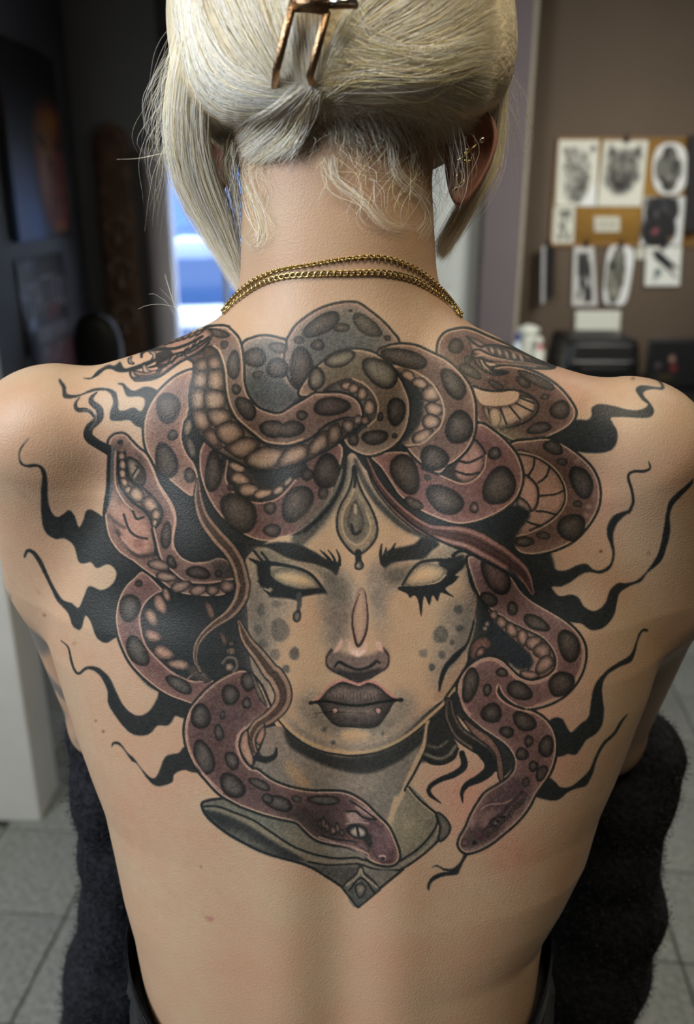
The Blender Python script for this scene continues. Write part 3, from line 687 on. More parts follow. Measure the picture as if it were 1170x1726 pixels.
    line("F 790 190 880 275 930 370 975 480 1040 590 1070 690 1052 800 1058 880", 3, (.66,.52,.45)); fill("F 800 240 850 270 880 330 850 300", (.25,.2,.18), .7, soft=2)
    line("G 348 740 372 840 400 940 460 1010 560 1086 700 1100 870 1075", 3, (.64,.50,.43)); line("G 335 750 360 860 390 950 450 1022 555 1100 700 1115 870 1090", 4)
    spots('G', "430 790 34 92 3 465 965 28 48 -20 640 1035 84 40 8 772 1040 26 24 0", -.03)
    plates('G', "380 985 70 34 18 430 1062 66 30 12 525 1125 70 34 -12 640 1150 60 30 -20 735 1150 40 34 -30 830 1125 46 42 -10", (.56,.44,.375), (.24,.20,.19))
    line("A 248 628 215 660 212 695 262 740 262 800 200 860 192 920 250 968 330 1010", [2, 9, 12, 13, 13, 15, 16, 15, 18]); line("A 135 662 108 700 118 742 190 748 232 790", [1.5, 6, 8, 6, 5])
    line("A 160 745 210 748 240 790 232 830 200 875", 3, (.42,.42,.42), .6); line("F 660 215 652 350 650 480 625 600", 7, (.30,.31,.31)); line("F 648 215 640 350 638 480 616 640", 3)
    # ---- face and neck
    fill("Z 590 765 560 830 520 895 470 905 425 930 412 960 418 1040 424 1120 455 1200 475 1235 520 1262 590 1272 660 1252 720 1200 760 1165 785 1110 802 1050 802 1000 795 940 760 915 700 880 650 830 615 790", (.690,.578,.470))
    fill("Z 475 1225 530 1262 600 1274 660 1256 722 1212 700 1280 672 1360 640 1390 560 1345 480 1325 420 1290 430 1240", (.455,.412,.365))
    shade = lambda s, a, r, c=(.355,.325,.300): fill(s, c, a, soft=r)
    shade("Z 425 925 470 935 500 1000 470 1080 450 1160 425 1130 412 1020", .50, 12); shade("Z 770 930 802 950 802 1060 785 1120 762 1160 770 1060 790 1000", .65, 7); shade("Z 540 985 580 960 600 1000 590 1060 560 1090 540 1060", .62, 9, (.385,.355,.32)); shade("Z 620 960 660 940 690 960 660 1000 640 1040 625 1010", .55, 8)
    shade("Z 480 1215 560 1255 640 1250 730 1190 720 1225 650 1262 590 1268 520 1255", .55, 6); shade("Z 540 1190 640 1195 660 1220 600 1235 535 1225", .45, 8); shade("Z 500 880 560 820 590 770 598 790 575 850 530 900", .55, 6, (.36,.345,.30)); shade("Z 608 780 650 840 720 895 690 900 640 860", .50, 5)
    shade("Z 430 1270 500 1290 560 1330 620 1340 650 1300 690 1270 700 1290 670 1360 640 1385 560 1340 470 1320 420 1290", .40, 6)
    shade("Z 415 985 440 1000 455 1060 450 1120 465 1190 430 1150 415 1080", .55, 9); shade("Z 500 1180 535 1165 545 1200 600 1222 650 1205 668 1165 700 1180 690 1215 640 1245 570 1248 510 1220", .62, 9, (.36,.345,.31)); shade("Z 560 1010 585 1000 590 1060 575 1095 548 1080", .40, 8); shade("Z 628 1000 650 1010 660 1060 648 1090 632 1060", .30, 7); shade("Z 745 1030 790 1010 795 1070 770 1130 740 1165 728 1140", .45, 10)
    fill("Z 655 1010 720 1010 735 1060 700 1130 660 1110", (.70,.57,.45), .55, soft=14); fill("Z 490 1040 540 1030 548 1090 520 1130 490 1110", (.70,.57,.45), .45, soft=12); fill("Z 570 870 600 900 640 880 660 900 610 940 560 900", (.72,.60,.47), .5, soft=8)
    fill("R 720 700 800 760 880 870 840 900 760 850 700 760", (.60,.47,.34), .8, soft=5); fill("S 370 600 450 582 530 595 560 625 480 652 380 645", (.70,.575,.44), .95, soft=3)
    # under-chin shadow
    fill("S 0 580 100 660 220 722 340 758 460 764 600 744 740 684 860 604 950 550 945 640 850 720 720 810 580 868 440 868 260 820 100 740 20 680", (.165,.172,.170), .96, soft=2)
    line("R 660 420 740 508 840 578 960 628 1100 655 S 460 738 600 718 740 660 860 580 960 490 1060 395 1170 250", 5, (.68,.57,.42), .95); line("R 650 432 730 524 830 598 950 650 1100 676 S 460 758 600 738 740 680 860 600 960 512", 3)
    line("R 690 400 760 470 860 540 960 590 S 340 690 480 700 620 690 760 620 880 520", 6, (.36,.345,.31), .5, soft=4)
    line("S 945 540 920 680 850 830 785 980 725 1100 695 1175 X 640 400 615 490", 8, (.64,.53,.41), .95, soft=1); line("S 962 530 935 690 865 845 800 960 790 985", 4); line("X 650 300 625 400 600 460", 4, (.40,.37,.32), .6, soft=2)
    # jaw, ear
    fill("O 880 850 890 920 830 1020 770 1120 720 1170 660 1170 720 1060 800 950", (.600,.475,.375), .9, soft=2); line("O 870 825 800 895 745 960 715 1040 705 1110", [6, 11, 9, 8, 3])
    line("O 900 860 890 930 830 1030 740 1160", 4); line("O 885 225 905 380 950 510 930 660 900 770 870 830", 4); line("O 940 430 945 520 930 640", 4, (.56,.43,.36), .7, soft=1)
    gradfill("O 905 860 920 800 970 760 1030 760 1045 810 1000 850 990 880 930 905", (.42,.29,.265), (.24,.19,.18), 4, 2); gradfill("O 945 870 970 830 1000 830 990 870 950 885", (.60,.42,.37), (.3,.22,.2), 3, 2)
    for x, y, r in ((1020, 670, 17), (1005, 700, 15)): gradfill(ell('O', x, y, r, r), (.62,.50,.44), (.35,.3,.27), 2)
    # cheek spots
    for t, x, y, a, b, k in (('N',155,575,26,40,.6),('N',255,540,35,25,.4),('N',282,710,64,76,.55),('N',375,865,36,42,.75),('N',140,705,25,38,.55),('N',320,965,28,28,.7),('N',250,870,35,35,.5),('N',170,800,30,30,.5),
                             ('O',830,575,28,32,.75),('O',712,740,48,60,.62),('O',838,700,26,22,.8),('O',788,790,16,20,.75),('O',600,863,30,30,.5),('O',722,872,24,28,.7),('O',655,955,20,28,.85),('S',262,583,16,16,.8),('S',320,670,18,14,.85),('S',645,607,12,14,.7)):
        fill(ell(t, x, y, a, b), (.245,.245,.245), k, soft=1)
    # scar on the nose ridge
    gradfill(ell('N', 808, 622, 48, 196, 3, wob=0), (.640,.520,.435), (.50,.385,.325), 5); line("N 806 470 775 545 757 620 762 710 793 815 842 740 858 640 852 540 838 450", [1.2, 2.5, 3.5, 4, 5, 4, 3.2, 2.5, 1.2], (.22,.15,.15)); fill("N 800 520 815 480 822 560 815 660 800 700 792 620", (.70,.58,.48), .5, soft=3)
    # nose
    fill("N 588 900 610 830 700 860 800 880 900 860 970 820 995 890 980 960 900 1000 800 1055 760 1045 680 1000 600 965", (.390,.320,.300), .92, soft=3)
    fill("N 620 960 700 975 790 985 880 970 960 960 860 1035 800 1055 760 1045 680 1005", (.17,.165,.165), .95, soft=2)
    line("N 640 950 670 920 720 945 800 970 880 945 915 915 935 925", [3, 6, 5, 5, 5, 6, 4]); line("N 620 840 588 890 592 945 640 985", 4, (.22,.17,.17), .9); line("N 960 830 994 880 985 950 920 995", 4, (.22,.17,.17), .9); line("N 640 985 720 1020 780 1052 860 1032 930 990", 3)
    for s in ("N 690 760 650 820 630 860 660 850 690 810", "N 910 750 940 790 962 850 925 840 912 800", "N 735 780 770 830 830 820 845 780 855 830 820 870 790 885 745 865 728 830"): fill(s, (.78,.62,.56), .9, soft=1)
    fill("N 745 850 800 845 845 842 800 885", (.84,.70,.63), .95, soft=1); line("N 650 985 630 950", 3, (.3,.25,.24), .5)
    # lips
    line("S 175 405 240 360 300 300 370 262 440 275 490 290 550 268 615 290 690 350 725 375", 5, (.680,.450,.400), .9, soft=1)
    gradfill("S 165 412 230 388 290 320 370 275 430 285 490 302 550 280 610 300 680 360 720 382 775 390 720 402 680 470 620 550 560 572 440 566 340 556 270 490 220 415", (.285,.245,.230), (.150,.148,.148), 9, 1.2)
    fill("S 270 360 370 300 480 325 560 300 640 350 600 372 480 385 360 375", (.46,.385,.345), .75, soft=4); fill("S 360 450 480 440 600 445 590 480 480 490 380 480", (.43,.365,.325), .8, soft=4)
    for x in range(300, 660, 22): line(f"S {x} {335+abs(x-480)*.12:.0f} {x-(480-x)*.06:.0f} 385", 1.6, (.2,.17,.17), .5)
    line("S 165 410 260 397 400 420 500 425 640 402 770 385", 4.5, (.10,.11,.11)); fill(ell('S', 175, 408, 16, 14), INK); fill(ell('S', 762, 390, 18, 15), INK)
    for x in (330, 615): gradfill(ell('S', x, 460, 17, 18), (.74,.58,.52), (.55,.4,.37), 2, 1.5)
    # left eye and brow
    fill("N 100 170 180 180 280 190 380 240 500 270 640 350 620 400 540 350 440 300 300 280 180 270", (.40,.37,.31), .75, soft=3); fill("N 240 195 330 210 440 260 520 300 420 280 300 240", (.56,.46,.36), .7, soft=3)
    fill("N 560 300 640 340 700 380 720 480 660 520 600 470 560 390", (.31,.30,.27), .6, soft=8)
    fill("N 40 150 160 145 280 130 400 145 500 190 600 250 668 270 655 348 600 312 500 275 380 252 300 222 200 172", (.15,.16,.16), 1, soft=1)
    for q in ("N 545 185 590 230 620 270", "N 598 185 632 230 645 275", "N 652 182 672 230 672 280", "N 570 200 610 250"): line(q, [2, 4, 6])
    fill("N 130 280 200 270 230 340 290 400 340 420 430 436 540 428 595 475 560 470 430 492 400 515 330 502 205 487 235 440 190 430 150 420", INK, 1, soft=1)
    gradfill("N 220 345 255 312 320 300 400 312 480 352 542 425 430 432 330 416 262 388", (.720,.610,.470), (.40,.36,.30), 7)
    fill("N 215 330 300 296 400 305 480 345 520 390 440 350 350 328 270 335", (.33,.31,.27), .65, soft=3); fill("O 500 340 560 285 650 265 750 300 740 320 650 296 570 315", (.33,.31,.27), .6, soft=3)
    line("N 190 268 300 282 420 310 500 358 575 455", [9, 6, 5, 5, 5]); line("N 80 240 140 270 200 290", [3, 8, 10]); line("N 110 190 150 240 190 280", 4); line("N 160 200 200 250", 4)
    for q in ("N 200 430 150 400 135 385", "N 210 470 175 445", "N 190 400 140 350"): line(q, [5, 2])
    line("N 405 480 408 540 395 600", [10, 8, 6], (.25,.25,.25)); gradfill("N 375 600 410 585 412 635 392 655 372 640", (.46,.42,.37), (.2,.2,.2), 3, 1.5)
    # right eye and brow
    fill("O 360 320 440 280 560 250 660 200 740 150 850 190 760 250 640 260 540 290 480 370 420 380", (.42,.385,.32), .8, soft=3); fill("O 380 290 480 268 600 255 520 280 440 300", (.60,.49,.385), .7, soft=2); fill("O 650 180 720 160 760 190 680 230", (.56,.45,.36), .7, soft=3); fill("O 340 330 470 330 480 390 420 430 380 400", (.29,.285,.26), .6, soft=6)
    fill("O 318 260 346 302 400 268 500 252 600 240 660 185 705 140 600 95 540 142 440 166 400 175 355 195 352 230", (.15,.16,.16), 1, soft=1)
    for q in ("O 325 145 318 210 330 270", "O 415 140 395 180 370 230", "O 355 170 345 220 345 270"): line(q, [2.5, 6, 7])
    fill("O 430 440 460 420 560 418 690 400 760 340 860 250 885 215 870 290 810 350 835 355 800 400 745 440 802 492 735 470 712 468 692 522 662 482 640 546 612 492 600 505 585 622 563 512 535 482 512 500 490 470", INK)
    fill("O 700 270 800 230 870 220 830 300 760 350", INK, .95, soft=1)
    gradfill("O 465 415 510 340 560 290 650 272 752 312 740 345 680 395 560 415", (.730,.605,.465), (.40,.36,.30), 7); line("O 462 412 518 322 580 266 680 250 780 256", [4, 4.5, 5, 6, 8]); line("O 760 260 820 200 880 190", [8, 6, 3]); line("O 780 230 740 205", 3, (.55,.45,.37))
    # forehead drop
    gradfill("I 185 340 176 430 150 510 100 600 78 690 90 780 150 870 205 908 270 870 320 800 326 720 290 620 230 510 196 420", (.52,.45,.36), (.46,.40,.33), 5, 4.2)
    gradfill("I 185 470 165 540 120 620 105 710 130 800 190 850 250 820 290 740 270 640 215 540", (.375,.335,.285), (.45,.395,.325), 6); line("I 185 475 160 545 118 625 104 712 130 802 195 850 255 818 292 740 268 640", 2.4, (.66,.56,.43), .9)
    gradfill("I 190 560 150 640 140 720 180 790 230 770 250 700 225 620", (.40,.36,.31), (.25,.23,.21), 6); line("I 165 720 185 780 225 765", 5, INK, .9); line("I 190 590 192 640", 4, (.66,.57,.45), .9, soft=1); line("I 215 640 235 700 215 750", 3, (.3,.27,.24), .8)
    line("I 185 335 190 420 186 470", 4.5); line("I 210 900 212 960", 11, INK); gradfill(ell('I', 216, 985, 26, 30), (.40,.37,.33), (.17,.17,.17), 3, 1.5); fill(ell('I', 210, 990, 9, 11), (.6,.54,.46), .8, soft=1)
    line("H 920 290 890 420 840 540 770 650 690 740 600 820", [6, 10, 12, 14, 18, 24], (.20,.205,.20), .75, soft=4); line("H 910 240 890 420 830 560 740 670 640 760", 7)
    line("I 190 290 240 420 310 540 400 640 520 740 640 800", [6, 8, 9, 9, 8, 5], (.19,.20,.20), .8, soft=2)
    # ---- clothing at the neck
    fill("W 78 380 110 352 240 330 360 392 470 432 700 492 760 545 840 605 1000 650 1170 720 X 470 735 600 700 640 560 650 400 720 240 915 430 1008 530 975 592 850 690 700 802 405 1047 W 1010 922 900 850 760 772 520 702 380 640 240 560 120 460", (.400,.385,.345))
    fill("X 720 250 800 330 910 430 920 500 860 590 760 670 680 710 640 600 620 500 660 400", (.47,.425,.345), .95, soft=4); fill("X 700 270 800 360 880 440 850 540 900 480 760 300", (.28,.285,.27), .55, soft=5); fill("X 700 440 780 480 760 560 690 560", (.56,.49,.385), .7, soft=8)
    fill("W 85 400 140 440 260 500 400 570 560 660 700 720 780 755 640 735 480 690 340 620 200 530 110 450", (.205,.215,.220), .95, soft=3); fill("W 200 520 340 560 480 640 400 635 280 580", (.37,.36,.32), .5, soft=5)
    fill("W 90 390 200 395 330 440 480 520 640 630 780 710 900 750 780 735 620 670 460 570 300 470 150 415", (.46,.42,.345), .95, soft=2); fill("W 120 365 250 345 420 430 620 480 740 560 620 580 480 500 300 410", (.37,.355,.31), .9, soft=4)
    fill("W 92 412 200 430 330 482 450 552 560 622 680 690 772 738 690 738 560 690 420 622 300 560 200 500 125 452", (.165,.175,.18), .92, soft=2); fill("W 240 520 360 560 480 640 600 700 460 670 340 610", (.40,.38,.34), .55, soft=4)
    fill("W 600 560 740 520 800 600 900 660 1000 700 800 680", (.42,.385,.32), .9, soft=5)
    line("W 80 388 180 388 300 430 420 480 540 560 680 650 820 702 960 728 1090 724 X 420 732 500 756 600 778 680 745 800 665 890 565 925 490 915 430", 3.8)
    fill("X -10 690 120 735 280 745 420 748 520 780 620 790 690 780 640 800 520 800 420 772 260 770 120 768", (.45,.41,.34), .95, soft=1); line("W 780 752 900 772 1000 770 1110 766 X 520 800 620 805 700 795 850 690 935 600 948 520 925 440", 3.6); line("X 690 770 820 690 910 590 940 500", 4, (.52,.46,.37), .8)
    fill("X 60 775 260 780 400 780 390 830 330 890 300 905 220 850 120 800", (.255,.25,.24), .9, soft=3); fill("X 450 830 520 810 640 810 540 910 500 870", (.36,.345,.31), .9, soft=3)
    gradfill("X 925 435 975 470 1005 530 975 590 940 605 950 520", (.40,.37,.32), (.30,.29,.27), 4, 3.5); line("X 720 240 800 335 915 430", 4.2); line("X 725 262 800 350 905 440", 3, (.62,.53,.42), .8); [line(q, 4.6) for q in ("W 1010 922 1060 980 1110 1045", "X 405 1045 540 932", "X 540 932 700 802")]
    line("W 240 330 110 350 78 380 120 460 240 560 380 640 520 702 760 772 900 850 1010 922", 4.6); line("S 945 540 920 680 850 830 785 980 725 1100 695 1175 X 655 330 630 420 610 490", 7, (.66,.56,.45), .95, soft=1); line("S 962 530 935 690 865 845 800 960 790 985", 4)
    gradfill("X 305 920 345 878 400 830 420 780 440 830 500 880 542 932 405 1045", (.34,.335,.305), (.27,.27,.255), 4, 3.4, sharp=True); line("X 330 905 400 850 422 800 440 845 530 920", 3.6, (.50,.46,.38)); line("X 345 940 425 858 512 950", 3.8); gradfill("X 350 940 425 872 505 950 405 1035", (.30,.305,.29), (.25,.255,.245), 3, 0, sharp=True)
    gradfill("X 415 985 392 930 400 905 430 900 450 930", (.46,.42,.35), (.3,.29,.26), 4, 2.5); gradfill(ell('X', 420, 776, 12, 10), (.18,.15,.12), INK, 2)
    # ---- snake along the lower left with its head in the middle
    body("R 440 120 330 150 220 220 130 310 72 390 46 500 60 620 112 740 192 840 280 930 400 1000 W 360 392 470 432 580 462 700 490 755 540 830 602 930 632 1050 652 1170 705 X 470 732 540 766 620 772 665 742 671 690 640 600 600 520 530 450 450 370 370 318 300 295 200 290 W 800 290 660 265 540 218 440 148 R 490 770 430 710 398 620 410 540 455 495 520 430 600 380 580 300 530 200", (.395,.290,.275), dark=(.330,.242,.235))
    fill("W 560 400 700 400 820 420 960 480 1000 600 900 610 800 560 700 480", (.185,.165,.165), .75, soft=7); fill("X 20 310 160 330 300 320 330 400 200 440 60 400", (.27,.20,.20), .8, soft=8)
    spots('R', "150 420 68 80 5 345 277 60 66 5 465 190 52 62 10 452 332 30 36 15 293 412 20 28 0 270 527 30 54 -5 170 690 62 120 -14 355 710 42 62 -32 358 875 98 66 38 537 865 76 30 28 660 990 95 48 14 780 962 34 24 12 960 970 112 30 2 590 960 40 30 20", -.015, (.30,.285,.275))
    line("R 470 770 415 700 384 620 396 540 440 490", 3.2, (.60,.44,.40), .9); line("R 80 400 58 500 74 620 124 735 200 830 290 918", 3, (.62,.47,.43), .9)
    gradfill("X 470 480 500 480 560 520 610 590 640 680 630 745 560 752 500 700 490 620", (.385,.280,.295), (.30,.215,.23), 8); fill("X 575 540 600 540 630 640 620 680", (.56,.42,.42), .6, soft=4)
    fill("X 330 425 380 415 440 455 430 480 360 490 330 470", (.56,.44,.41), .9, soft=2); fill("X 385 375 440 385 510 440 500 470 450 440 400 410", (.60,.47,.45), .9, soft=2); line("X 330 420 390 420 440 460 520 475", 4); line("X 350 350 430 400 520 470", 3)
    fill("X 320 540 360 505 440 515 475 570 440 605 370 590", INK); gradfill("X 350 545 390 520 440 535 455 570 420 590 370 580", (.60,.54,.47), (.30,.26,.25), 3, 2.5); line("X 398 528 408 580", 4.5); line("X 330 500 400 488 470 500", 3.5, (.56,.45,.42), .8)
    fill("X 440 600 480 560 500 640 480 660", INK, .9, soft=1)
    for i, (x, y, a, b) in enumerate(((180,500,16,40),(200,520,14,38),(240,545,16,34),(270,530,14,38),(300,560,14,24),(155,505,12,30))): gradfill(ell('X', x, y, a, b, -8), (.58,.46,.40), (.2,.16,.15), 3, 1)
    line("X 150 590 250 625 340 650 420 690 480 730", 3.5, (.52,.42,.40), .9); line("X 170 580 270 605 380 620 460 660", 3); gradfill("X 370 625 440 630 490 690 440 670", (.46,.37,.36), (.26,.2,.2), 3)
    line("X 545 715 575 712 582 735", 3.5, (.66,.55,.53)); fill(ell('X', 570, 728, 16, 9, 20), INK); fill("X 540 745 600 755 655 740 620 768 560 765", (.20,.16,.17), .7, soft=2)
    # ---- S-shaped snake at lower right
    body("P 160 150 180 280 232 410 302 492 382 546 452 592 542 632 642 682 702 750 732 820 722 892 662 942 570 967 490 942 432 892 372 834 300 810 222 830 142 892 92 980 86 1080 U 375 420 430 500 512 570 602 630 682 690 732 770 732 842 692 902 622 952 542 1002 Y 570 602 525 680 492 760 452 830 445 882 482 922 545 916 642 870 742 792 832 712 902 622 945 540 U 955 880 992 780 1002 680 982 590 932 520 852 468 752 438 662 388 622 340 P 350 985 380 1050 430 1100 510 1142 590 1142 692 1112 782 1062 852 990 902 900 922 800 912 720 862 640 782 570 682 508 580 448 500 380 430 280 330 200", (.470,.345,.325), dark=(.395,.282,.270))
    line("P 350 985 352 1040 392 1090 450 1125 520 1150", 4.5); line("U 625 282 612 340 652 398 745 448 845 478", 2.6, (.66,.51,.45))
    line("P 900 700 908 800 886 895 836 985 770 1050 685 1098 590 1128", 2.8, (.66,.52,.44), .9); line("P 110 980 102 1080 U 392 420 440 488", 3.5, (.64,.49,.43), .9); line("P 150 905 222 848 300 828 362 850 424 910 484 958 570 984 664 958 735 900", 3, (.68,.52,.45), .9)
    gradfill("P 285 495 340 545 420 585 540 640 636 690 694 756 720 822 710 888 655 932 570 952 500 930 560 880 520 760 400 650 320 580", (.56,.42,.375), (.34,.255,.24), 5, 3)
    plates('P', "322 535 24 34 -30 372 582 34 42 -25 440 632 34 50 -20 512 680 34 52 -15 585 716 52 46 -30 640 768 56 52 -40 655 858 66 46 -45 555 925 60 26 10", (.60,.455,.405))
    fill("P 300 560 400 660 500 740 560 790 580 850 540 890 470 890 400 820 340 760 300 700", (.150,.170,.195), soft=2)
    spots('P', "335 280 130 78 58 445 490 36 44 0 600 585 92 44 30 815 735 72 104 -18 765 985 96 72 -40 490 1030 88 58 18 375 910 42 28 15 280 1025 28 40 0 290 430 58 44 30", -.01); fill(ell('P', 340, 280, 85, 55, 58), (.44,.32,.305), .7, soft=4)
    spots('U', "580 475 66 68 0 795 530 84 56 38 680 600 46 38 15 825 660 28 40 0 780 745 40 44 -35 940 695 50 70 5 855 825 30 36 25 910 870 34 54 30 805 930 24 36 20 440 290 50 118 14", -.01)
    fill("Y 620 560 760 440 860 420 900 520 820 640 740 680 600 640", (.26,.205,.225), .6, soft=8); fill("Y 500 770 600 740 740 740 640 860 520 900 470 870", (.22,.19,.20), .6, soft=6)
    line("Y 590 640 640 610 740 600 800 570", 3, (.56,.43,.40), .8); fill("Y 600 690 640 650 720 640 660 680 640 740 590 760", (.46,.345,.335), .9, soft=3); fill("Y 505 740 530 690 545 720 540 760", (.52,.41,.40), .9, soft=2)
    fill("Y 640 740 660 700 720 680 760 690 740 730 680 755", INK); gradfill("Y 655 735 680 705 725 695 730 720 690 745", (.50,.42,.41), (.2,.17,.18), 3); fill(ell('Y', 700, 718, 14, 11), INK); gradfill(ell('Y', 545, 860, 18, 15), INK, INK, 2); gradfill(ell('Y', 480, 860, 26, 32), (.44,.34,.34), (.26,.2,.2), 4); fill("Y 560 800 620 790 600 840 570 830", (.28,.17,.18), .8, soft=3)
    for i in range(18):
        t = i/17; x = 880-(880-620)*t+rngT.uniform(-6, 6); y = 530+(800-530)*t+rngT.uniform(-6, 6)
        for k in (0, 1): gradfill(ell('Y', x-22+k*34, y+k*28-4, 11+5*k*(1-t), 13, 40), (.48,.40,.38), (.2,.17,.17), 2)
    line("Y 900 560 860 660 780 740 680 830 580 885 490 912", 2.6, (.46,.40,.38), .8)
    # ---- hair ribbons over the face edge
    ribbon("G 640 425 640 540 675 670 760 790 850 890 905 990 930 1100 M 935 330 915 430 845 525 745 595 670 665 628 740 622 830 655 905", [3, 12, 16, 20, 22, 22, 22, 22, 22, 18, 13, 10, 8, 6, 3])
    ribbon("M 905 570 960 700 1040 800 1120 910 R 640 150 690 250 680 340 610 420 520 480 480 560 495 640 530 690", [3, 14, 18, 22, 26, 28, 26, 22, 18, 15, 12, 8])
    line("R 515 690 580 705 635 680 648 630", [10, 12, 9, 4]); line("R 570 470 565 540 540 620 500 720 485 755", [3, 4, 4, 5, 4]); gradfill("R 425 545 455 520 462 600 490 690 482 740 440 690 412 620", (.60,.46,.38), (.5,.37,.31), 3, 2.5); gradfill("R 520 560 560 490 568 540 540 600 520 590", (.60,.46,.38), (.45,.34,.29), 3, 2)
    gradfill("R 480 130 520 200 580 340 560 330 520 260", (.52,.47,.38), (.3,.28,.25), 3, 1.5)
    for x, y, r, c in ((858,722,15,.5),(856,770,27,.5),(845,875,30,.70)): gradfill(ell('M', x, y, r, r*.85), (c+.02,c-.08,c-.15), (.3,.26,.23), 4, 2)
    line("M 800 850 830 815 880 820 895 870 870 910", 4, (.42,.37,.32), .8); gradfill("M 680 450 720 460 750 540 720 560", (.50,.37,.31), (.25,.2,.19), 4, 1.5); gradfill("M 780 650 810 660 830 720 805 730", (.50,.40,.34), (.25,.2,.19), 4, 1.5)
    ribbon("I 265 290 330 440 420 560 530 665 680 757 J 220 808 375 885 500 965 600 1055 655 1170", [6, 12, 15, 17, 20, 33, 36, 33, 26, 6], (.430,.285,.270), (.60,.440,.390), .16)
    line("I 260 290 310 430 400 560 500 660 600 740 760 830 920 900 J 400 990 520 1060 600 1140", 4)
    line("J 500 1010 560 1080 600 1160", 6, (.16,.19,.21), .8, soft=2)
    # curls below the right jaw
    fill("U 290 400 330 460 420 560 540 640 600 700 640 820 640 900 700 860 730 780 680 690 600 640 500 560 400 460 350 330", (.155,.165,.170), .95)
    ribbon("U 300 400 310 500 370 610 470 680 560 740 600 820", [10, 18, 20, 22, 20, 16], (.24,.225,.21), (.45,.38,.33), .12); gradfill("U 400 520 470 570 580 650 640 760 655 910 630 900 610 760 560 690 470 620", (.50,.36,.31), (.40,.29,.26), 4, 2.5)
    line("U 480 700 560 780 565 850 500 905 420 945 385 1000 390 1065", [14, 20, 20, 16, 12, 8, 2]); line("U 385 740 400 820 340 875 240 915 175 960 175 1010 250 1070", [10, 12, 11, 9, 8, 7, 1.5])
    gradfill("U 180 540 260 500 310 620 350 700 330 770 240 810 150 780 160 660", (.165,.17,.17), (.17,.175,.175), 6, 2.5); line("U 160 690 230 700 290 660", 3, (.40,.36,.31), .8, soft=1); line("U 145 745 230 775 300 750 345 690", 4, (.44,.40,.34), .85, soft=1); line("U 150 775 240 812 330 775 360 710", 4)
    # the ink has healed: greyer and a little paler in the mid tones
    w = np.clip(np.abs(CAN-np.array(SKIN)).max(2)/.14, 0, 1)[..., None]; lum = CAN.mean(2, keepdims=True)
    c = lum+(CAN-lum)*.80; c = c*(1+.07*np.clip((lum-.17)/.25, 0, 1)*np.clip((.72-lum)/.25, 0, 1))
    CAN[:] = CAN*(1-w)+c*w
    # fine stipple in the ink
    n = rngT.normal(0, 1, (TH, TW)); n = (n*.8+blur(n, 1)*3.0+blur(rngT.normal(0, 1, (TH, TW)), 2)*3.0)*.020
    lm = CAN.mean(2); dk = .18+.82*w[..., 0]*np.clip((lm-.10)/.18, .25, 1)
    CAN[:] = np.clip(CAN+(n*dk)[..., None]*np.array([1, .97, .93]), .03, 1)
# ---------------------------------------------------------------- the person: one continuous skin surface
LEAN = math.tan(math.radians(12))
def yback(z): return (z-ZQ)*LEAN
# torso outline: (frame row, left edge, right edge, half depth)
ROWS = [(1800, 285, 870, .095), (1726, 262, 893, .095), (1660, 240, 909, .094), (1600, 227, 917, .093), (1560, 219, 924, .093), (1500, 201, 962, .096), (1430, 186, 998, .100),
        (1350, 168, 1022, .105), (1290, 144, 1050, .108), (1230, 122, 1074, .110), (1150, 96, 1106, .112), (1080, 74, 1126, .112), (1000, 62, 1130, .110), (900, 78, 1110, .106), (800, 105, 1075, .100), (720, 160, 1010, .092), (650, 240, 930, .080), (590, 385, 785, .060), (540, 430, 730, .050)]
def _rows():
    out = []
    for py, xl, xr, b in ROWS:
        Y = .05
        for _ in range(8):                       # the side of the trunk stands half its depth ahead of the back
            p = at(xl, py, Y); Y = yback(p[2])+b*.80
        a, c = at(xl, py, Y), at(xr, py, Y)
        out.append((a[2], (a[0]+c[0])/2, (c[0]-a[0])/2*.992, yback(a[2])+b, b))
    return np.array(sorted(out))
TR = _rows()
def trunk(P):
    z = P[:, 2]
    cx, a, cy, b = (np.interp(z, TR[:, 0], TR[:, i]) for i in (1, 2, 3, 4))
    x, y = np.abs((P[:, 0]-cx)/a), np.abs((P[:, 1]-cy)/b)
    n = 2.35
    r = (x**n+y**n+1e-12)**(1/n)
    d = (r-1)*np.minimum(a, b)*.9
    return -smin(-d, -(z-1.385), .05)
def A3(px, py, Y): return at(px, py, Y)
NK = at(572, 520, .085); HD0 = at(566, 250, .095)
HEADC = at(562, 70, .135)
SHO = {-1: at(62, 757, .075), 1: at(1092, 778, .075)}
ELB = {-1: at(188, 1215, .165), 1: at(1015, 1238, .165)}
MIDA = {-1: at(120, 955, .115), 1: at(1092, 985, .10)}
HAND = {-1: np.array([-.06, .36, ELB[-1][2]+.02]), 1: np.array([.06, .38, ELB[1][2]+.0])}
TRAPS = {-1: [at(120, 704, .06), at(240, 697, .066), at(345, 690, .072), at(430, 672, .075), at(520, 630, .075)],
          1: [at(1035, 722, .06), at(920, 716, .066), at(820, 704, .072), at(735, 682, .075), at(640, 632, .075)]}
TRR = [.024, .031, .039, .049, .056]
def bump(x, z, cx, cz, sx, sz): return np.exp(-((x-cx)/sx)**2-((z-cz)/sz)**2)
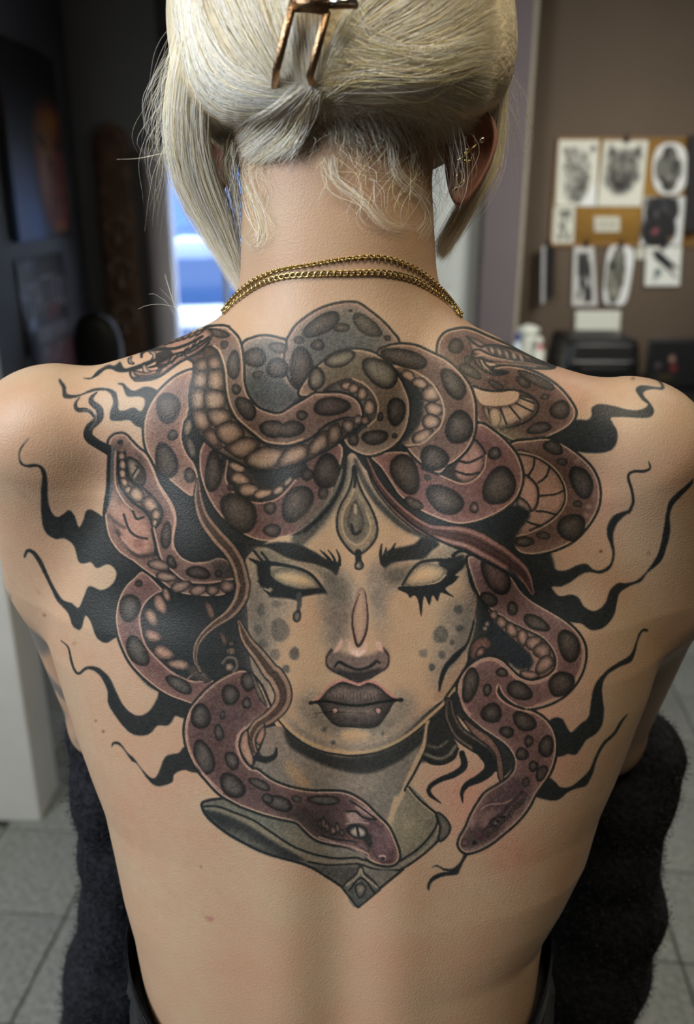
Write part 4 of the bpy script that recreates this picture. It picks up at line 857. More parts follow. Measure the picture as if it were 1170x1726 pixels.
def body_sdf(P):
    d = trunk(P)
    for s in (-1, 1):
        d = smin(d, cone(P, SHO[s]+np.array([-s*.012, -.006, .010]), MIDA[s], .049, .046), .030)
        d = smin(d, cone(P, MIDA[s], ELB[s], .046, .035), .009)
        d = smin(d, cone(P, ELB[s], HAND[s], .034, .024), .015)
        t = TRAPS[s]
        for i in range(4): d = smin(d, cone(P, t[i], t[i+1], TRR[i], TRR[i+1]), .026)
        d = smin(d, ellipsoid(P, SHO[s]+np.array([-s*.030, -.008, .024]), (.034, .034, .024)), .020)
    # neck, skull, jaw, face
    ab = HD0-NK; t = np.clip(((P-NK) @ ab)/(ab @ ab), -.3, 1.1)
    q = P-NK-t[:, None]*ab; q = q/np.array([1.0, .93, 1.0]); dn = np.linalg.norm(q, axis=1)-(.0665-.006*np.clip(t, 0, 1)+.012*np.clip(-t, 0, 1))
    d = smin(d, dn, .024)
    dh = ellipsoid(P, HEADC, (.077, .098, .105))
    dh = smin(dh, ellipsoid(P, HEADC+np.array([0, .045, -.075]), (.055, .060, .060)), .03)
    dh = smin(dh, cone(P, HEADC+np.array([0, .10, -.01]), HEADC+np.array([0, .118, -.04]), .008, .014), .012)
    dh = smin(dh, cone(P, HEADC+np.array([-.018, .098, -.072]), HEADC+np.array([.018, .098, -.072]), .007, .007), .008)
    for s in (-1, 1): dh = -smin(-dh, -(0.013-np.linalg.norm(P-HEADC-np.array([s*.031, .098, -.005]), axis=1))*-1, .006) if False else dh
    d = smin(d, dh, .030)
    # relief of the back: furrow of the spine, shoulder blades, long muscles
    x, z = P[:, 0]-(-.004), P[:, 2]-.33
    w = np.clip(((yback(z+.33)+.065)-P[:, 1])/.05, 0, 1)
    r = -.0034*np.exp(-(x/.021)**2)*np.clip((z-.50)/.1, 0, 1)*np.clip((1.05-z)/.12, 0, 1)*np.where(z < .82, 1.25, 1-.35*np.clip((z-.82)/.08, 0, 1))
    r += .0024*(np.exp(-((x-.038)/.022)**2)+np.exp(-((x+.038)/.022)**2))*np.clip((.86-z)/.10, 0, 1)
    for s in (-1, 1):
        r += .0080*bump(x, z, s*.098, .985, .040, .060)
        r += .0060*bump(x, z, s*.085, .925, .032, .030)
        r += .0055*bump(x, z, s*.110, 1.045, .050, .020)
        r -= .0055*bump(x, z, s*.046, .985, .018, .070)
        r -= .0035*bump(x, z, s*.125, .885, .035, .020)
    return d-r*w

HB = .005
_V, _F = field_mesh(body_sdf, (-.34, -.14, .83), (.34, .44, 1.75), HB)
for _ in range(2):
    _g = grad(body_sdf, _V); _V = _V-_g*(body_sdf(_V)/np.maximum((_g*_g).sum(1), .2))[:, None]
_g = grad(body_sdf, _V); _N = _g/np.linalg.norm(_g, axis=1)[:, None]
def refine(V, N, F, sel, k):
    """split each selected quad into k x k; corners and edge points are shared"""
    Fs = F[sel]; nV = len(V); m = len(Fs)
    t = np.linspace(0, 1, k+1)
    U, W = np.meshgrid(t, t, indexing='ij')
    w = np.stack([(1-U)*(1-W), U*(1-W), U*W, (1-U)*W], -1).reshape(-1, 4)            # (k+1)^2 x 4
    key = np.empty((m, (k+1)**2), np.int64); KK = np.int64(1 << 21)
    gi, gj = np.meshgrid(np.arange(k+1), np.arange(k+1), indexing='ij'); gi, gj = gi.ravel(), gj.ravel()
    pos = np.einsum('ac,mcd->mad', w, V[Fs]); nor = np.einsum('ac,mcd->mad', w, N[Fs])
    base = nV+KK*KK*32
    key[:] = base+np.arange(m)[:, None]*((k+1)**2)+np.arange((k+1)**2)[None]
    def edge(mask, a, b, step):
        lo, hi = np.minimum(a, b), np.maximum(a, b)
        s = np.where(a < b, 1, 0)[:, None]*step[None]+np.where(a < b, 0, 1)[:, None]*(k-step)[None]
        key[:, mask] = (lo[:, None]*KK+hi[:, None])*32+s
    inn = lambda g: (g > 0) & (g < k)
    edge((gj == 0) & inn(gi), Fs[:, 0], Fs[:, 1], gi[(gj == 0) & inn(gi)])
    edge((gi == k) & inn(gj), Fs[:, 1], Fs[:, 2], gj[(gi == k) & inn(gj)])
    edge((gj == k) & inn(gi), Fs[:, 3], Fs[:, 2], gi[(gj == k) & inn(gi)])
    edge((gi == 0) & inn(gj), Fs[:, 0], Fs[:, 3], gj[(gi == 0) & inn(gj)])
    for c, (a, b) in enumerate(((0, 0), (k, 0), (k, k), (0, k))): key[:, a*(k+1)+b] = -1-Fs[:, c]
    kf = key.ravel(); un, first, inv = np.unique(kf, return_index=True, return_inverse=True)
    isc = un < 0
    newid = np.empty(len(un), np.int64); newid[isc] = -1-un[isc]; newid[~isc] = nV+np.arange((~isc).sum())
    V2 = np.vstack([V, pos.reshape(-1, 3)[first[~isc]]]); N2 = np.vstack([N, nor.reshape(-1, 3)[first[~isc]]])
    gid = newid[inv].reshape(m, k+1, k+1)
    q = np.stack([gid[:, :-1, :-1], gid[:, 1:, :-1], gid[:, 1:, 1:], gid[:, :-1, 1:]], -1).reshape(-1, 4)
    # points on edges shared with an unsplit quad stay on that straight edge, so no seam opens
    def ek(G):
        E = np.concatenate([np.stack([G[:, i], G[:, (i+1) % 4]], 1) for i in range(4)]); return E.min(1).astype(np.int64)*KK+E.max(1)
    rim = np.intersect1d(ek(Fs), ek(F[~sel])); eid = un//32
    free_ = ~((un > 0) & (un < base) & np.isin(eid, rim))
    return V2, N2, np.vstack([F[~sel], q]), nV, nV+np.flatnonzero(free_[~isc])
KREF = 8
_c = _V[_F].mean(1); _cn = _N[_F].mean(1)
_sx, _sy = stencil(_c)
_view = ((np.array([0.0, -0.507434, 1.464691])-_c)*_cn).sum(1) > -.04
draw_tattoo()
_ink = blur((np.abs(CAN-np.array(SKIN)).max(2) > .10).astype(float), 7) > .004
_sel = _view & (_sx > -15) & (_sx < 1185) & (_sy > 495) & (_sy < 1560) & _ink[np.clip(_sy-TY0, 0, TH-1).astype(int), np.clip(_sx-TX0, 0, TW-1).astype(int)]
SV, SN, SF, _n0, _mv = refine(_V, _N, _F, _sel, KREF)
SN /= np.linalg.norm(SN, axis=1)[:, None]+1e-12
for _ in range(2):
    _q = SV[_mv]; SV[_mv] = _q-SN[_mv]*body_sdf(_q)[:, None]
# skin colour per vertex with the drawn ink
_tx, _ty = stencil(SV)
_u = np.clip(_tx-TX0-.5, 0, TW-1.001); _w = np.clip(_ty-TY0-.5, 0, TH-1.001)
_i, _j = _u.astype(int), _w.astype(int); _fu, _fw = (_u-_i)[:, None], (_w-_j)[:, None]
_c = (CAN[_j, _i]*(1-_fu)+CAN[_j, np.minimum(_i+1, TW-1)]*_fu)*(1-_fw)+(CAN[np.minimum(_j+1, TH-1), _i]*(1-_fu)+CAN[np.minimum(_j+1, TH-1), np.minimum(_i+1, TW-1)]*_fu)*_fw
_in = (_tx > TX0+1) & (_tx < TX0+TW-1) & (_ty > TY0+1) & (_ty < TY0+TH-2) & (((np.array([0.0, -0.507434, 1.464691])-SV)*SN).sum(1) > -.02)
SKC = np.where(_in[:, None], _c, np.array(SKIN))
# older grey ink on the left upper arm
_arm = (np.minimum(cone(SV, MIDA[-1], ELB[-1], .046, .035), cone(SV, SHO[-1], MIDA[-1], .049, .047)) < .004) & (trunk(SV) > .0035)
_ph = (SV @ np.array([30., 55., 95.]))+2.2*np.sin(SV[:, 2]*70)+1.5*np.sin(SV[:, 1]*120+SV[:, 2]*60)
_am = _arm*(_ty > 975)*np.clip(np.sin(_ph)*1.4+.75, 0, 1)*np.clip((_ty-960)/40, 0, 1)
SKC = SKC*(1-_am[:, None]*.75)+np.array([.35, .37, .38])*_am[:, None]*.75
# flush at the nape, reddish elbows
_np = np.exp(-((SV[:, 0]+.02)/.05)**2-((SV[:, 2]-1.52)/.03)**2)[:, None]*.25
SKC = SKC*(1-_np)+np.array([.72, .50, .42])*_np

def skin_material():
    m, n, l, p = new_mat('skin')
    a = n.new('ShaderNodeVertexColor'); a.layer_name = 'ink'
    tc = n.new('ShaderNodeTexCoord')
    t = n.new('ShaderNodeTexNoise'); t.inputs['Scale'].default_value = 22; t.inputs['Detail'].default_value = 5; l.new(tc.outputs['Object'], t.inputs['Vector'])
    rp = n.new('ShaderNodeValToRGB'); e = rp.color_ramp.elements
    e[0].position = .32; e[0].color = (1.0, .90, .86, 1); e[1].position = .68; e[1].color = (1.0, 1.04, 1.03, 1); l.new(t.outputs['Fac'], rp.inputs['Fac'])
    x = n.new('ShaderNodeMix'); x.data_type = 'RGBA'; x.blend_type = 'MULTIPLY'; x.inputs['Factor'].default_value = 1.0
    l.new(a.outputs['Color'], x.inputs['A']); l.new(rp.outputs['Color'], x.inputs['B'])
    l.new(x.outputs['Result'], p.inputs['Base Color'])
    p.inputs['Roughness'].default_value = .48; p.inputs['Specular IOR Level'].default_value = .38
    p.inputs['Subsurface Weight'].default_value = .10; p.inputs['Subsurface Radius'].default_value = (1.0, .35, .2); p.inputs['Subsurface Scale'].default_value = .0025
    v = n.new('ShaderNodeTexVoronoi'); v.inputs['Scale'].default_value = 820; l.new(tc.outputs['Object'], v.inputs['Vector'])
    t2 = n.new('ShaderNodeTexNoise'); t2.inputs['Scale'].default_value = 900; t2.inputs['Detail'].default_value = 3; l.new(tc.outputs['Object'], t2.inputs['Vector'])
    ad = n.new('ShaderNodeMath'); ad.operation = 'ADD'; l.new(v.outputs['Distance'], ad.inputs[0]); l.new(t2.outputs['Fac'], ad.inputs[1])
    b = n.new('ShaderNodeBump'); b.inputs['Strength'].default_value = .30; b.inputs['Distance'].default_value = .00040
    l.new(ad.outputs[0], b.inputs['Height']); l.new(b.outputs['Normal'], p.inputs['Normal'])
    return m
M_SKIN = skin_material()
person = empty('person', (0, .12, 0), 'person standing with bare tattooed back to the viewer, blonde hair clipped up', 'person')
skin = np_mesh('body', SV, SF, M_SKIN, person)
set_colors(skin.data, SKC)
skin.data.normals_split_custom_set_from_vertices(SN.astype(np.float32))
# ---------------------------------------------------------------- ears, hair
rng = np.random.default_rng(11)
def hit(f, px, py, off=0.0, y0=-.12, y1=.30, miss=.14):
    """depth at which the sight line through (px,py) meets the surface f = off (sphere tracing)"""
    px, py = np.asarray(px, float).ravel(), np.asarray(py, float).ravel()
    d = FWD[None]+np.array([[1.0, 0, 0]])*((px-585)/FPX)[:, None]-UPV[None]*((py-863)/FPX)[:, None]
    d /= np.linalg.norm(d, axis=1)[:, None]
    t = (y0-CAM[1])/d[:, 1]; act = np.arange(len(px)); ok = np.zeros(len(px), bool)
    for _ in range(28):
        v = f(CAM+d[act]*t[act][:, None])-off
        t[act] += np.clip(v, -.01, .04)*.85
        ok[act[np.abs(v) < .0004]] = True
        far = CAM[1]+d[act, 1]*t[act] > y1
        act = act[(np.abs(v) >= .0004) & ~far]
        if not len(act): break
    Y = CAM[1]+d[:, 1]*t
    t = np.where(ok | (Y < y1), t, (miss-CAM[1])/d[:, 1])
    return CAM+d*t[:, None]
HAIRC = at(574, 52, .135)
HZ = at(574, 212, .05)[2]
def hair_vol(P):
    d = ellipsoid(P, HAIRC, (.113, .110, .108))
    d = smin(d, ellipsoid(P, at(545, 110, .05), (.055, .030, .050)), .03)          # the twist under the clip
    d = smin(d, ellipsoid(P, at(430, 150, .085), (.045, .045, .040)), .03)
    d = smin(d, ellipsoid(P, at(690, 100, .085), (.060, .050, .050)), .03)
    zc = HZ-.030*np.clip((P[:, 1]-.09)/.04, 0, 1)+.25*np.clip(np.abs(P[:, 0])-.07, 0, 1)                  # hairline
    return -smin(-d, -(zc-P[:, 2]), .022)
M_SCALP = mat('hair_under_layer', (.80, .75, .64), .6, noise=.25, nscale=120, bump=.6, bscale=260)
_V, _F = field_mesh(hair_vol, (-.16, -.02, 1.40), (.16, .28, 1.80), .006)
_g = grad(hair_vol, _V); _V = _V-_g*hair_vol(_V)[:, None]
hair = np_mesh('hair', _V, _F, M_SCALP, person)

STR_V, STR_F, STR_C = [], [], []
_sn = [0]
def strands(P, r, col):
    """P (n,k,3) strands; r radius (scalar or n); col (n,3): thin three-sided tapering tubes"""
    n, k, _ = P.shape
    T = np.gradient(P, axis=1); T /= np.linalg.norm(T, axis=2, keepdims=True)+1e-12
    up = np.array([0.31, -.9, .2]); A = np.cross(T, up); A /= np.linalg.norm(A, axis=2, keepdims=True)+1e-9; B = np.cross(T, A)
    taper = np.interp(np.linspace(0, 1, k), [0, .08, .6, 1], [.7, 1, .9, .25])
    R = (np.broadcast_to(np.asarray(r, float), (n,))[:, None]*taper[None])[..., None]
    ring = [P+R*(math.cos(a)*A+math.sin(a)*B) for a in (0, 2.094, 4.189)]
    V = np.stack(ring, 2).reshape(-1, 3)
    b = np.arange(n)[:, None, None]*(k*3)+np.arange(k-1)[None, :, None]*3; j = np.arange(3)[None, None]; j2 = (j+1) % 3
    F = np.stack([b+j, b+j2, b+3+j2, b+3+j], -1).reshape(-1, 4)
    STR_V.append(V); STR_F.append(F+_sn[0]); _sn[0] += len(V)
    STR_C.append(np.repeat(col, k*3, 0))
ASH, GOLD, WHITE, DARKB = np.array([.955, .94, .885]), np.array([.955, .895, .72]), np.array([.985, .98, .96]), np.array([.70, .63, .52])
def shades(n, w=(.5, .25, .15, .10)):
    c = rng.choice(4, n, p=np.array(w)/sum(w)); base = np.stack([ASH, GOLD, WHITE, DARKB])[c]
    return np.clip(base*(1+rng.normal(0, .07, (n, 1))), .1, .985)
def curve2(G, s, k):
    """G (g,m,2) guides; s (n,) place among the guides -> (n,k,2) smooth paths"""
    G = np.asarray(G, float); g, m, dd = G.shape
    x = s*(g-1); i = np.clip(x.astype(int), 0, g-2); f = (x-i)[:, None, None]
    C = G[i]*(1-f)+G[i+1]*f
    q = np.concatenate([2*C[:, :1]-C[:, 1:2], C, 2*C[:, -1:]-C[:, -2:-1]], 1)
    t = np.linspace(0, m-1-1e-6, k); i = t.astype(int); u = (t-i)[None, :, None]
    a, b, c, d = q[:, i], q[:, i+1], q[:, i+2], q[:, i+3]
    return .5*(2*b+(c-a)*u+(2*a-5*b+4*c-d)*u*u+(3*b-a-3*c+d)*u**3)
def wander(n, k, amp):
    """slow random offset along each strand"""
    w = rng.normal(0, 1, (n, 4, 2)); t = np.linspace(0, 3-1e-6, k); i = t.astype(int); f = (t-i)[None, :, None]; f = f*f*(3-2*f)
    return (w[:, i]*(1-f)+w[:, i+1]*f)*amp
def on_hair(guides, n, k=12, jit=4, amp=3, off=(.001, .006), r=.00014, w=(.5, .25, .15, .10), s=None, f=hair_vol, clump=0.55, trim=0.0):
    s = rng.random(n) if s is None else s
    m = max(6, n//45); cl = np.sort(rng.random(m)); near = cl[np.abs(s[:, None]-cl[None]).argmin(1)]
    tt = np.linspace(0, 1, k)[None, :, None]
    p = curve2(guides, s, k)*(1-clump*tt)+curve2(guides, near, k)*clump*tt                    # locks gather towards their tips
    if trim:                                                                                   # each strand starts somewhere along the lock
        a = rng.random(n)[:, None]*trim; x = (a+(1-a)*np.linspace(0, 1, k)[None])*(k-1); i = np.minimum(x.astype(int), k-2); fr = (x-i)[..., None]; ii = np.arange(n)[:, None]
        p = p[ii, i]*(1-fr)+p[ii, i+1]*fr
    p = p+wander(n, k, amp)+rng.normal(0, jit, (n, 1, 2))
    o = rng.uniform(*off, n)
    Q = hit(f, p[..., 0], p[..., 1]).reshape(n, k, 3)
    d = CAM-Q; d /= np.linalg.norm(d, axis=2, keepdims=True)
    Q = Q+d*o[:, None, None]
    # even out jumps where a sight line misses the surface
    for _ in range(2): Q[:, 1:-1] = .5*Q[:, 1:-1]+.25*(Q[:, 2:]+Q[:, :-2])
    strands(Q, r*rng.uniform(.7, 1.25, n), shades(n, w))
def free(guides, Y, n, k=14, jit=3, amp=4, dy=.008, r=.00014, w=(.6, .2, .15, .05), clump=.5):
    """loose hair hanging at depths Y (one per control point)"""
    s = rng.random(n); m = max(4, n//40); cl = np.sort(rng.random(m)); near = cl[np.abs(s[:, None]-cl[None]).argmin(1)]
    tt = np.linspace(0, 1, k)[None, :, None]
    p = curve2(guides, s, k)*(1-clump*tt)+curve2(guides, near, k)*clump*tt+wander(n, k, amp)+rng.normal(0, jit, (n, 1, 2))
    yy = np.interp(np.linspace(0, 1, k), np.linspace(0, 1, len(Y)), Y)[None]+rng.normal(0, dy, (n, 1))
    d = FWD+np.array([1.0, 0, 0])*((p[..., 0:1]-585)/FPX)-UPV*((p[..., 1:2]-863)/FPX)
    strands(CAM+d*((yy-CAM[1])/d[..., 1])[..., None], r*rng.uniform(.7, 1.25, n), shades(n, w))
g = lambda *rows: [np.array(r, float).reshape(-1, 2) for r in rows]
# crown: upper left diagonal sweep to the clip
on_hair(g((330,-70, 360,10, 400,80, 450,140), (370,-70, 400,10, 430,70, 470,135), (430,-70, 450,0, 470,60, 490,120), (490,-70, 495,0, 500,50, 505,110)), 1100, amp=4)
# left side: comes down beside the face and swoops under the clip
on_hair(g((318,-70, 335,20, 385,105, 450,140, 522,150), (312,-70, 326,40, 370,130, 445,158, 525,160), (306,-60, 322,70, 365,160, 450,178, 530,168), (304,-50, 320,100, 362,190, 450,196, 532,176), (302,-30, 320,130, 366,222, 455,214, 531,184), (305,20, 326,160, 375,245, 450,232, 528,190)), 1700, k=14, amp=5, w=(.5, .16, .28, .06))
# fan on the right
on_hair(g((548,118, 575,40, 620,-20, 680,-70), (550,126, 610,55, 690,5, 770,-70), (552,133, 640,75, 740,35, 835,-40), (552,140, 660,100, 755,75, 835,40), (552,146, 665,118, 760,105, 832,105), (550,152, 660,138, 750,135, 822,160), (548,158, 640,156, 730,162, 805,205), (547,164, 620,168, 705,185, 790,235)), 2500, k=12, amp=5, w=(.42, .40, .13, .05))
# cross locks lying over the fan
on_hair(g((560,150, 610,120, 690,110, 790,60), (556,156, 620,140, 720,150, 812,120), (600,20, 640,60, 720,80, 815,60)), 260, k=14, amp=9, off=(.004, .009), w=(.3, .5, .2, 0))
# fold inside the clip
on_hair(g((490,-30, 487,30, 492,80, 500,135), (510,-30, 505,30, 512,80, 518,140), (545,-30, 540,30, 535,85, 527,150)), 420, amp=3, off=(.004, .010), w=(.45, .1, .4, .05))
# tail of the twist, lying down-left
on_hair(g((512,150, 470,180, 430,205, 392,235), (520,155, 490,190, 455,225, 410,262), (527,158, 505,200, 480,240, 440,270), (533,160, 522,200, 508,235, 490,258)), 700, amp=5, off=(.003, .010), w=(.5, .15, .25, .10), f=lambda P: np.minimum(hair_vol(P), body_sdf(P)))
both = lambda P: np.minimum(hair_vol(P), body_sdf(P))
# hair combed up from the nape; the hairline is ragged
on_hair(g((560,225, 556,200, 548,180, 540,165), (620,235, 600,200, 575,180, 548,165), (690,250, 662,200, 610,174, 552,160), (745,275, 722,205, 650,168, 556,156), (775,300, 766,228, 700,172, 560,152), (778,330, 784,262, 738,192, 600,160)), 1300, trim=.55, amp=8, jit=8, off=(.0005, .005), w=(.52, .20, .14, .14), f=both, clump=.25, r=.00011)
on_hair(g((385,285, 395,255, 430,225, 500,195), (410,290, 422,258, 455,230, 512,200), (445,280, 458,252, 487,228, 520,205)), 380, trim=.6, amp=8, jit=8, off=(.0005, .004), w=(.5, .22, .12, .16), f=both, clump=.25, r=.00011)
on_hair(g((545,248, 548,232, 545,212, 540,190), (600,256, 596,236, 585,212, 560,185), (660,262, 655,234, 635,203, 590,175), (715,280, 712,244, 690,203, 630,170), (755,310, 758,256, 740,203, 670,165), (772,330, 780,278, 772,218, 720,170)), 1000, k=10, amp=9, jit=10, off=(.0003, .003), w=(.40, .20, .06, .34), f=both, clump=.1, r=.00008, trim=.8)
on_hair(g((392,285, 402,256, 425,232, 470,205), (425,282, 435,254, 460,228, 500,205), (470,268, 478,246, 500,224, 522,205), (510,258, 515,240, 524,220, 530,200)), 420, k=10, amp=9, jit=10, off=(.0003, .003), w=(.40, .20, .06, .34), f=both, clump=.1, r=.00008, trim=.8)
# loose side curtains
free(g((322,-40, 300,70, 283,190, 296,300, 345,395, 408,492), (345,-40, 322,70, 305,190, 318,300, 360,390, 411,487), (368,-40, 345,70, 328,190, 342,300, 375,385, 413,482), (395,-40, 372,60, 350,160, 352,260, 385,360, 414,470)), (.10, .075, .075, .085, .095, .10), 1450, amp=5)
free(g((385,235, 378,270, 385,310, 395,360, 405,420), (400,240, 395,280, 398,320, 404,370, 410,430)), (.085, .085, .088, .09, .095), 130, amp=7, w=(.4, .4, .15, .05))
free(g((800,-60, 838,60, 846,170, 838,270, 795,355, 744,432), (785,-60, 826,60, 836,170, 828,270, 785,350, 743,425), (770,-60, 815,60, 825,165, 818,265, 776,345, 742,415)), (.10, .10, .113, .120, .122, .122), 1150, amp=5, w=(.5, .32, .12, .06))
# wisps and curls on the nape, lying on the skin
def curls(n, x0, x1, y0, y1, L, dirx, amp, w, r=.00009, lift=.006):
    k = 14; t = np.linspace(0, 1, k)[None]
    sx = rng.uniform(x0, x1, n)[:, None]; sy = rng.uniform(y0, y1, n)[:, None]; ln = rng.uniform(.5, 1.2, n)[:, None]*L
    ang = np.radians(90)+rng.normal(dirx, .45, (n, 1)); ph = rng.uniform(0, 6.28, (n, 1)); fr = rng.uniform(2, 6.5, (n, 1)); am = rng.uniform(.3, 1.0, (n, 1))*amp
    px = sx+np.cos(ang)*ln*t+am*np.sin(ph+fr*t)*t; py = sy+np.sin(ang)*ln*t+am*.5*np.cos(ph*1.3+fr*t)*t
    Q = hit(body_sdf, px, py).reshape(n, k, 3); d = CAM-Q; d /= np.linalg.norm(d, axis=2, keepdims=True)
    Q = Q+d*(rng.uniform(.0006, lift, (n, 1, 1))*(.3+np.sin(t*3.0)[..., None]))
    strands(Q, r*rng.uniform(.7, 1.3, n), shades(n, w))
CW = (.40, .40, .10, .10)
curls(44, 392, 450, 255, 330, 80, .0, 30, CW, .00008); curls(26, 540, 620, 245, 300, 70, -.35, 30, (.30, .55, .10, .05), .00008); curls(46, 640, 760, 205, 300, 90, .1, 34, CW, .00008)
curls(90, 450, 700, 215, 265, 36, .2, 16, (.45, .35, .1, .1), .00007); curls(40, 700, 775, 210, 290, 100, .15, 38, (.6, .25, .15, 0), .00008); curls(14, 590, 640, 300, 330, 70, -.5, 30, (.3, .4, .3, 0), .00010)
# single locks that curl on the neck
on_hair(g((548,268, 552,300, 575,322, 612,342, 640,380, 680,388), (558,266, 566,298, 590,316, 622,342, 650,378, 700,380)), 24, k=16, amp=5, off=(.002, .006), w=(.25, .45, .3, 0), f=body_sdf, clump=.6, r=.00010)
on_hair(g((398,290, 408,330, 420,370, 432,400, 420,418, 408,405), (420,290, 432,330, 445,365, 450,392, 436,412, 420,400)), 26, k=16, amp=7, off=(.001, .006), w=(.4, .35, .25, 0), f=body_sdf, clump=.5, r=.00010)
on_hair(g((655,245, 660,290, 690,318, 718,342, 726,375, 708,398), (665,245, 672,288, 702,312, 726,338, 734,368, 720,392)), 26, k=16, amp=5, off=(.001, .006), w=(.5, .3, .2, 0), f=body_sdf, clump=.5, r=.00010)
# hair falling over the inner edge of the ear
free(g((735,170, 752,210, 764,260, 768,305, 760,345), (765,180, 780,225, 784,270, 780,310, 766,345)), (.078, .074, .074, .076, .08), 46, amp=7, jit=8, r=.00008, w=(.6, .1, .3, 0), clump=.05)
# flyaways
free(g((330,10, 290,70, 262,130, 270,190), (335,60, 280,130, 250,190, 262,250), (310,120, 275,190, 268,260, 290,300), (300,200, 278,250, 262,300, 245,400)), (.08, .07, .07, .08), 70, k=20, amp=7, jit=11, r=.00007, clump=.05)
free(g((800,40, 850,80, 885,150, 880,230), (820,120, 850,190, 862,260, 860,320)), (.10, .10, .11, .12), 26, k=20, amp=7, jit=10, r=.00007, clump=.1)
free(g((294,255, 262,262, 228,268, 196,268), (294,250, 262,258, 228,268, 196,269)), (.075, .07, .07, .07), 2, jit=.5, amp=.5, r=.00009)
free(g((240,530, 270,505, 292,515, 310,560), (285,460, 300,520, 318,548, 322,562), (282,490, 298,480, 310,500, 300,545)), (.06, .06, .06, .06), 7, amp=6, jit=5, r=.00008)
free(g((300,-20, 280,30, 270,80, 290,140), (850,-20, 870,40, 885,90, 905,150)), (.09, .09, .09, .09), 14, amp=14, jit=8, r=.00007)

m, n, l, p = new_mat('blonde_hair'); M_HAIR = m
a = n.new('ShaderNodeVertexColor'); a.layer_name = 'ink'; l.new(a.outputs['Color'], p.inputs['Base Color'])
p.inputs['Roughness'].default_value = .38; p.inputs['Specular IOR Level'].default_value = .55; p.inputs['Sheen Weight'].default_value = .55; p.inputs['Sheen Roughness'].default_value = .45; p.inputs['Sheen Tint'].default_value = (1, .97, .88, 1)
_o = np_mesh('hair_strands', np.vstack(STR_V), np.vstack(STR_F), M_HAIR, hair, local=False)
_o.data.transform(Matrix.Translation(-Vector(person.location)))
set_colors(_o.data, np.vstack(STR_C)); tag(_o, 'loose ash blonde strands swept up and hanging at the sides', kind='stuff')

# ears: a cupped shell with a rolled rim
def ear(side, top, lobe, Y, wid):
    c = (at(*top, Y)+at(*lobe, Y))/2; up = at(*top, Y)-at(*lobe, Y); H = np.linalg.norm(up)/2; up /= np.linalg.norm(up)
    out = np.array([side*.90, -.44, 0]); out -= up*(out @ up); out /= np.linalg.norm(out); nrm = np.cross(out, up)*side
    th = np.linspace(0, 2*np.pi, 48, endpoint=False)
    # outline: wide above, narrow lobe
    ox = np.cos(th)*wid*(.80+.26*np.sin(th)); oy = np.sin(th)*H
    rows = []
    for rr, dz in ((0, -.004), (.35, -.006), (.65, -.006), (.82, -.003), (.93, .001), (1.0, .004), (1.03, .0065), (1.0, .009), (.92, .0085), (.80, .005), (.55, .001), (.3, .000), (0, .002)):
        rows.append(c+out*(ox*rr)[:, None]+up*(oy*rr)[:, None]-nrm*dz*(-1))
    V = np.stack(rows, 0).reshape(-1, 3); k, nn = len(rows), 48
    I, J = np.meshgrid(np.arange(k-1), np.arange(nn), indexing='ij'); J2 = (J+1) % nn
    F = np.stack([I*nn+J, I*nn+J2, (I+1)*nn+J2, (I+1)*nn+J], -1).reshape(-1, 4)
    return np_mesh('ear', V, F, M_EAR, person), c, out, up, nrm
M_EAR = mat('flushed_ear_skin', (.66, .48, .42), .5, noise=.08, nscale=90, bump=.15, bscale=500)
earR = ear(1, (812, 188), (778, 346), .100, .0195); earL = ear(-1, (330, 200), (352, 340), .118, .024)
# ---------------------------------------------------------------- trousers, jacket
M_JEANS = mat('black_trouser_cloth', (.075, .08, .10), .75, noise=.3, nscale=200, bump=.5, bscale=700)
M_BAND = mat('black_waistband', (.055, .055, .065), .42, noise=.2, nscale=120, bump=.25, bscale=500)
ZW = at(225, 1596, -.008)[2]
DIP = .062                                       # the waistband sits lower at the back
def ring(z, off):
    cx, a, cy, b = (np.interp(z, TR[:, 0], TR[:, i]) for i in (1, 2, 3, 4))
    return cx, a+off, cy, b+off
def band(name, z0, z1, off, m, bulge=.002, nv=9):
    def f(u, v):
        z = z0+(z1-z0)*v-DIP*np.clip(-np.sin(u*2*np.pi), 0, 1)**1.5; cx, a, cy, b = ring(np.clip(z, TR[0, 0], None), 0)
        a = a+off+bulge*np.sin(v*np.pi)**.5; b = b+off+bulge*np.sin(v*np.pi)**.5
        th = u*2*np.pi; c, s_ = np.cos(th), np.sin(th); e = 2/2.35
        return np.stack([cx+np.sign(c)*np.abs(c)**e*a, cy+np.sign(s_)*np.abs(s_)**e*b, z], -1)
    V, F = grid_vf(f, 120, nv, True); return V, F
def trousers_sdf(P):
    z = P[:, 2]; zz = np.clip(z, TR[0, 0], None)
    cx, a, cy, b = (np.interp(zz, TR[:, 0], TR[:, i]) for i in (1, 2, 3, 4))
    low = np.clip((ZW-z)/.16, 0, 1); a = a+.010+.022*low; b = b+.006+.018*low
    x, y = np.abs((P[:, 0]-cx)/a), np.abs((P[:, 1]-cy)/b)
    d = ((x**2.35+y**2.35+1e-12)**(1/2.35)-1)*np.minimum(a, b)*.9
    d = np.maximum(d, np.maximum(z-(ZW-.035)+DIP*np.clip((cy-P[:, 1])/b, 0, 1)**1.5, .70-z))
    for s in (-1, 1): d = smin(d, cone(P, np.array([s*.085, .055, .74]), np.array([s*.095, .06, .08]), .088, .058), .03)
    return np.maximum(d, .03-z)
_V, _F = field_mesh(trousers_sdf, (-.24, -.16, .0), (.24, .26, ZW+.02), .010)
trousers = np_mesh('trousers', _V, _F, M_JEANS, person); trousers['label'] = 'black trousers with a doubled waistband'
V, F = band('waistband', ZW-.042, ZW-.003, .0075, M_BAND); np_mesh('waistband', V, F, M_BAND, trousers, local=False).data.transform(Matrix.Translation(-Vector(person.location)))
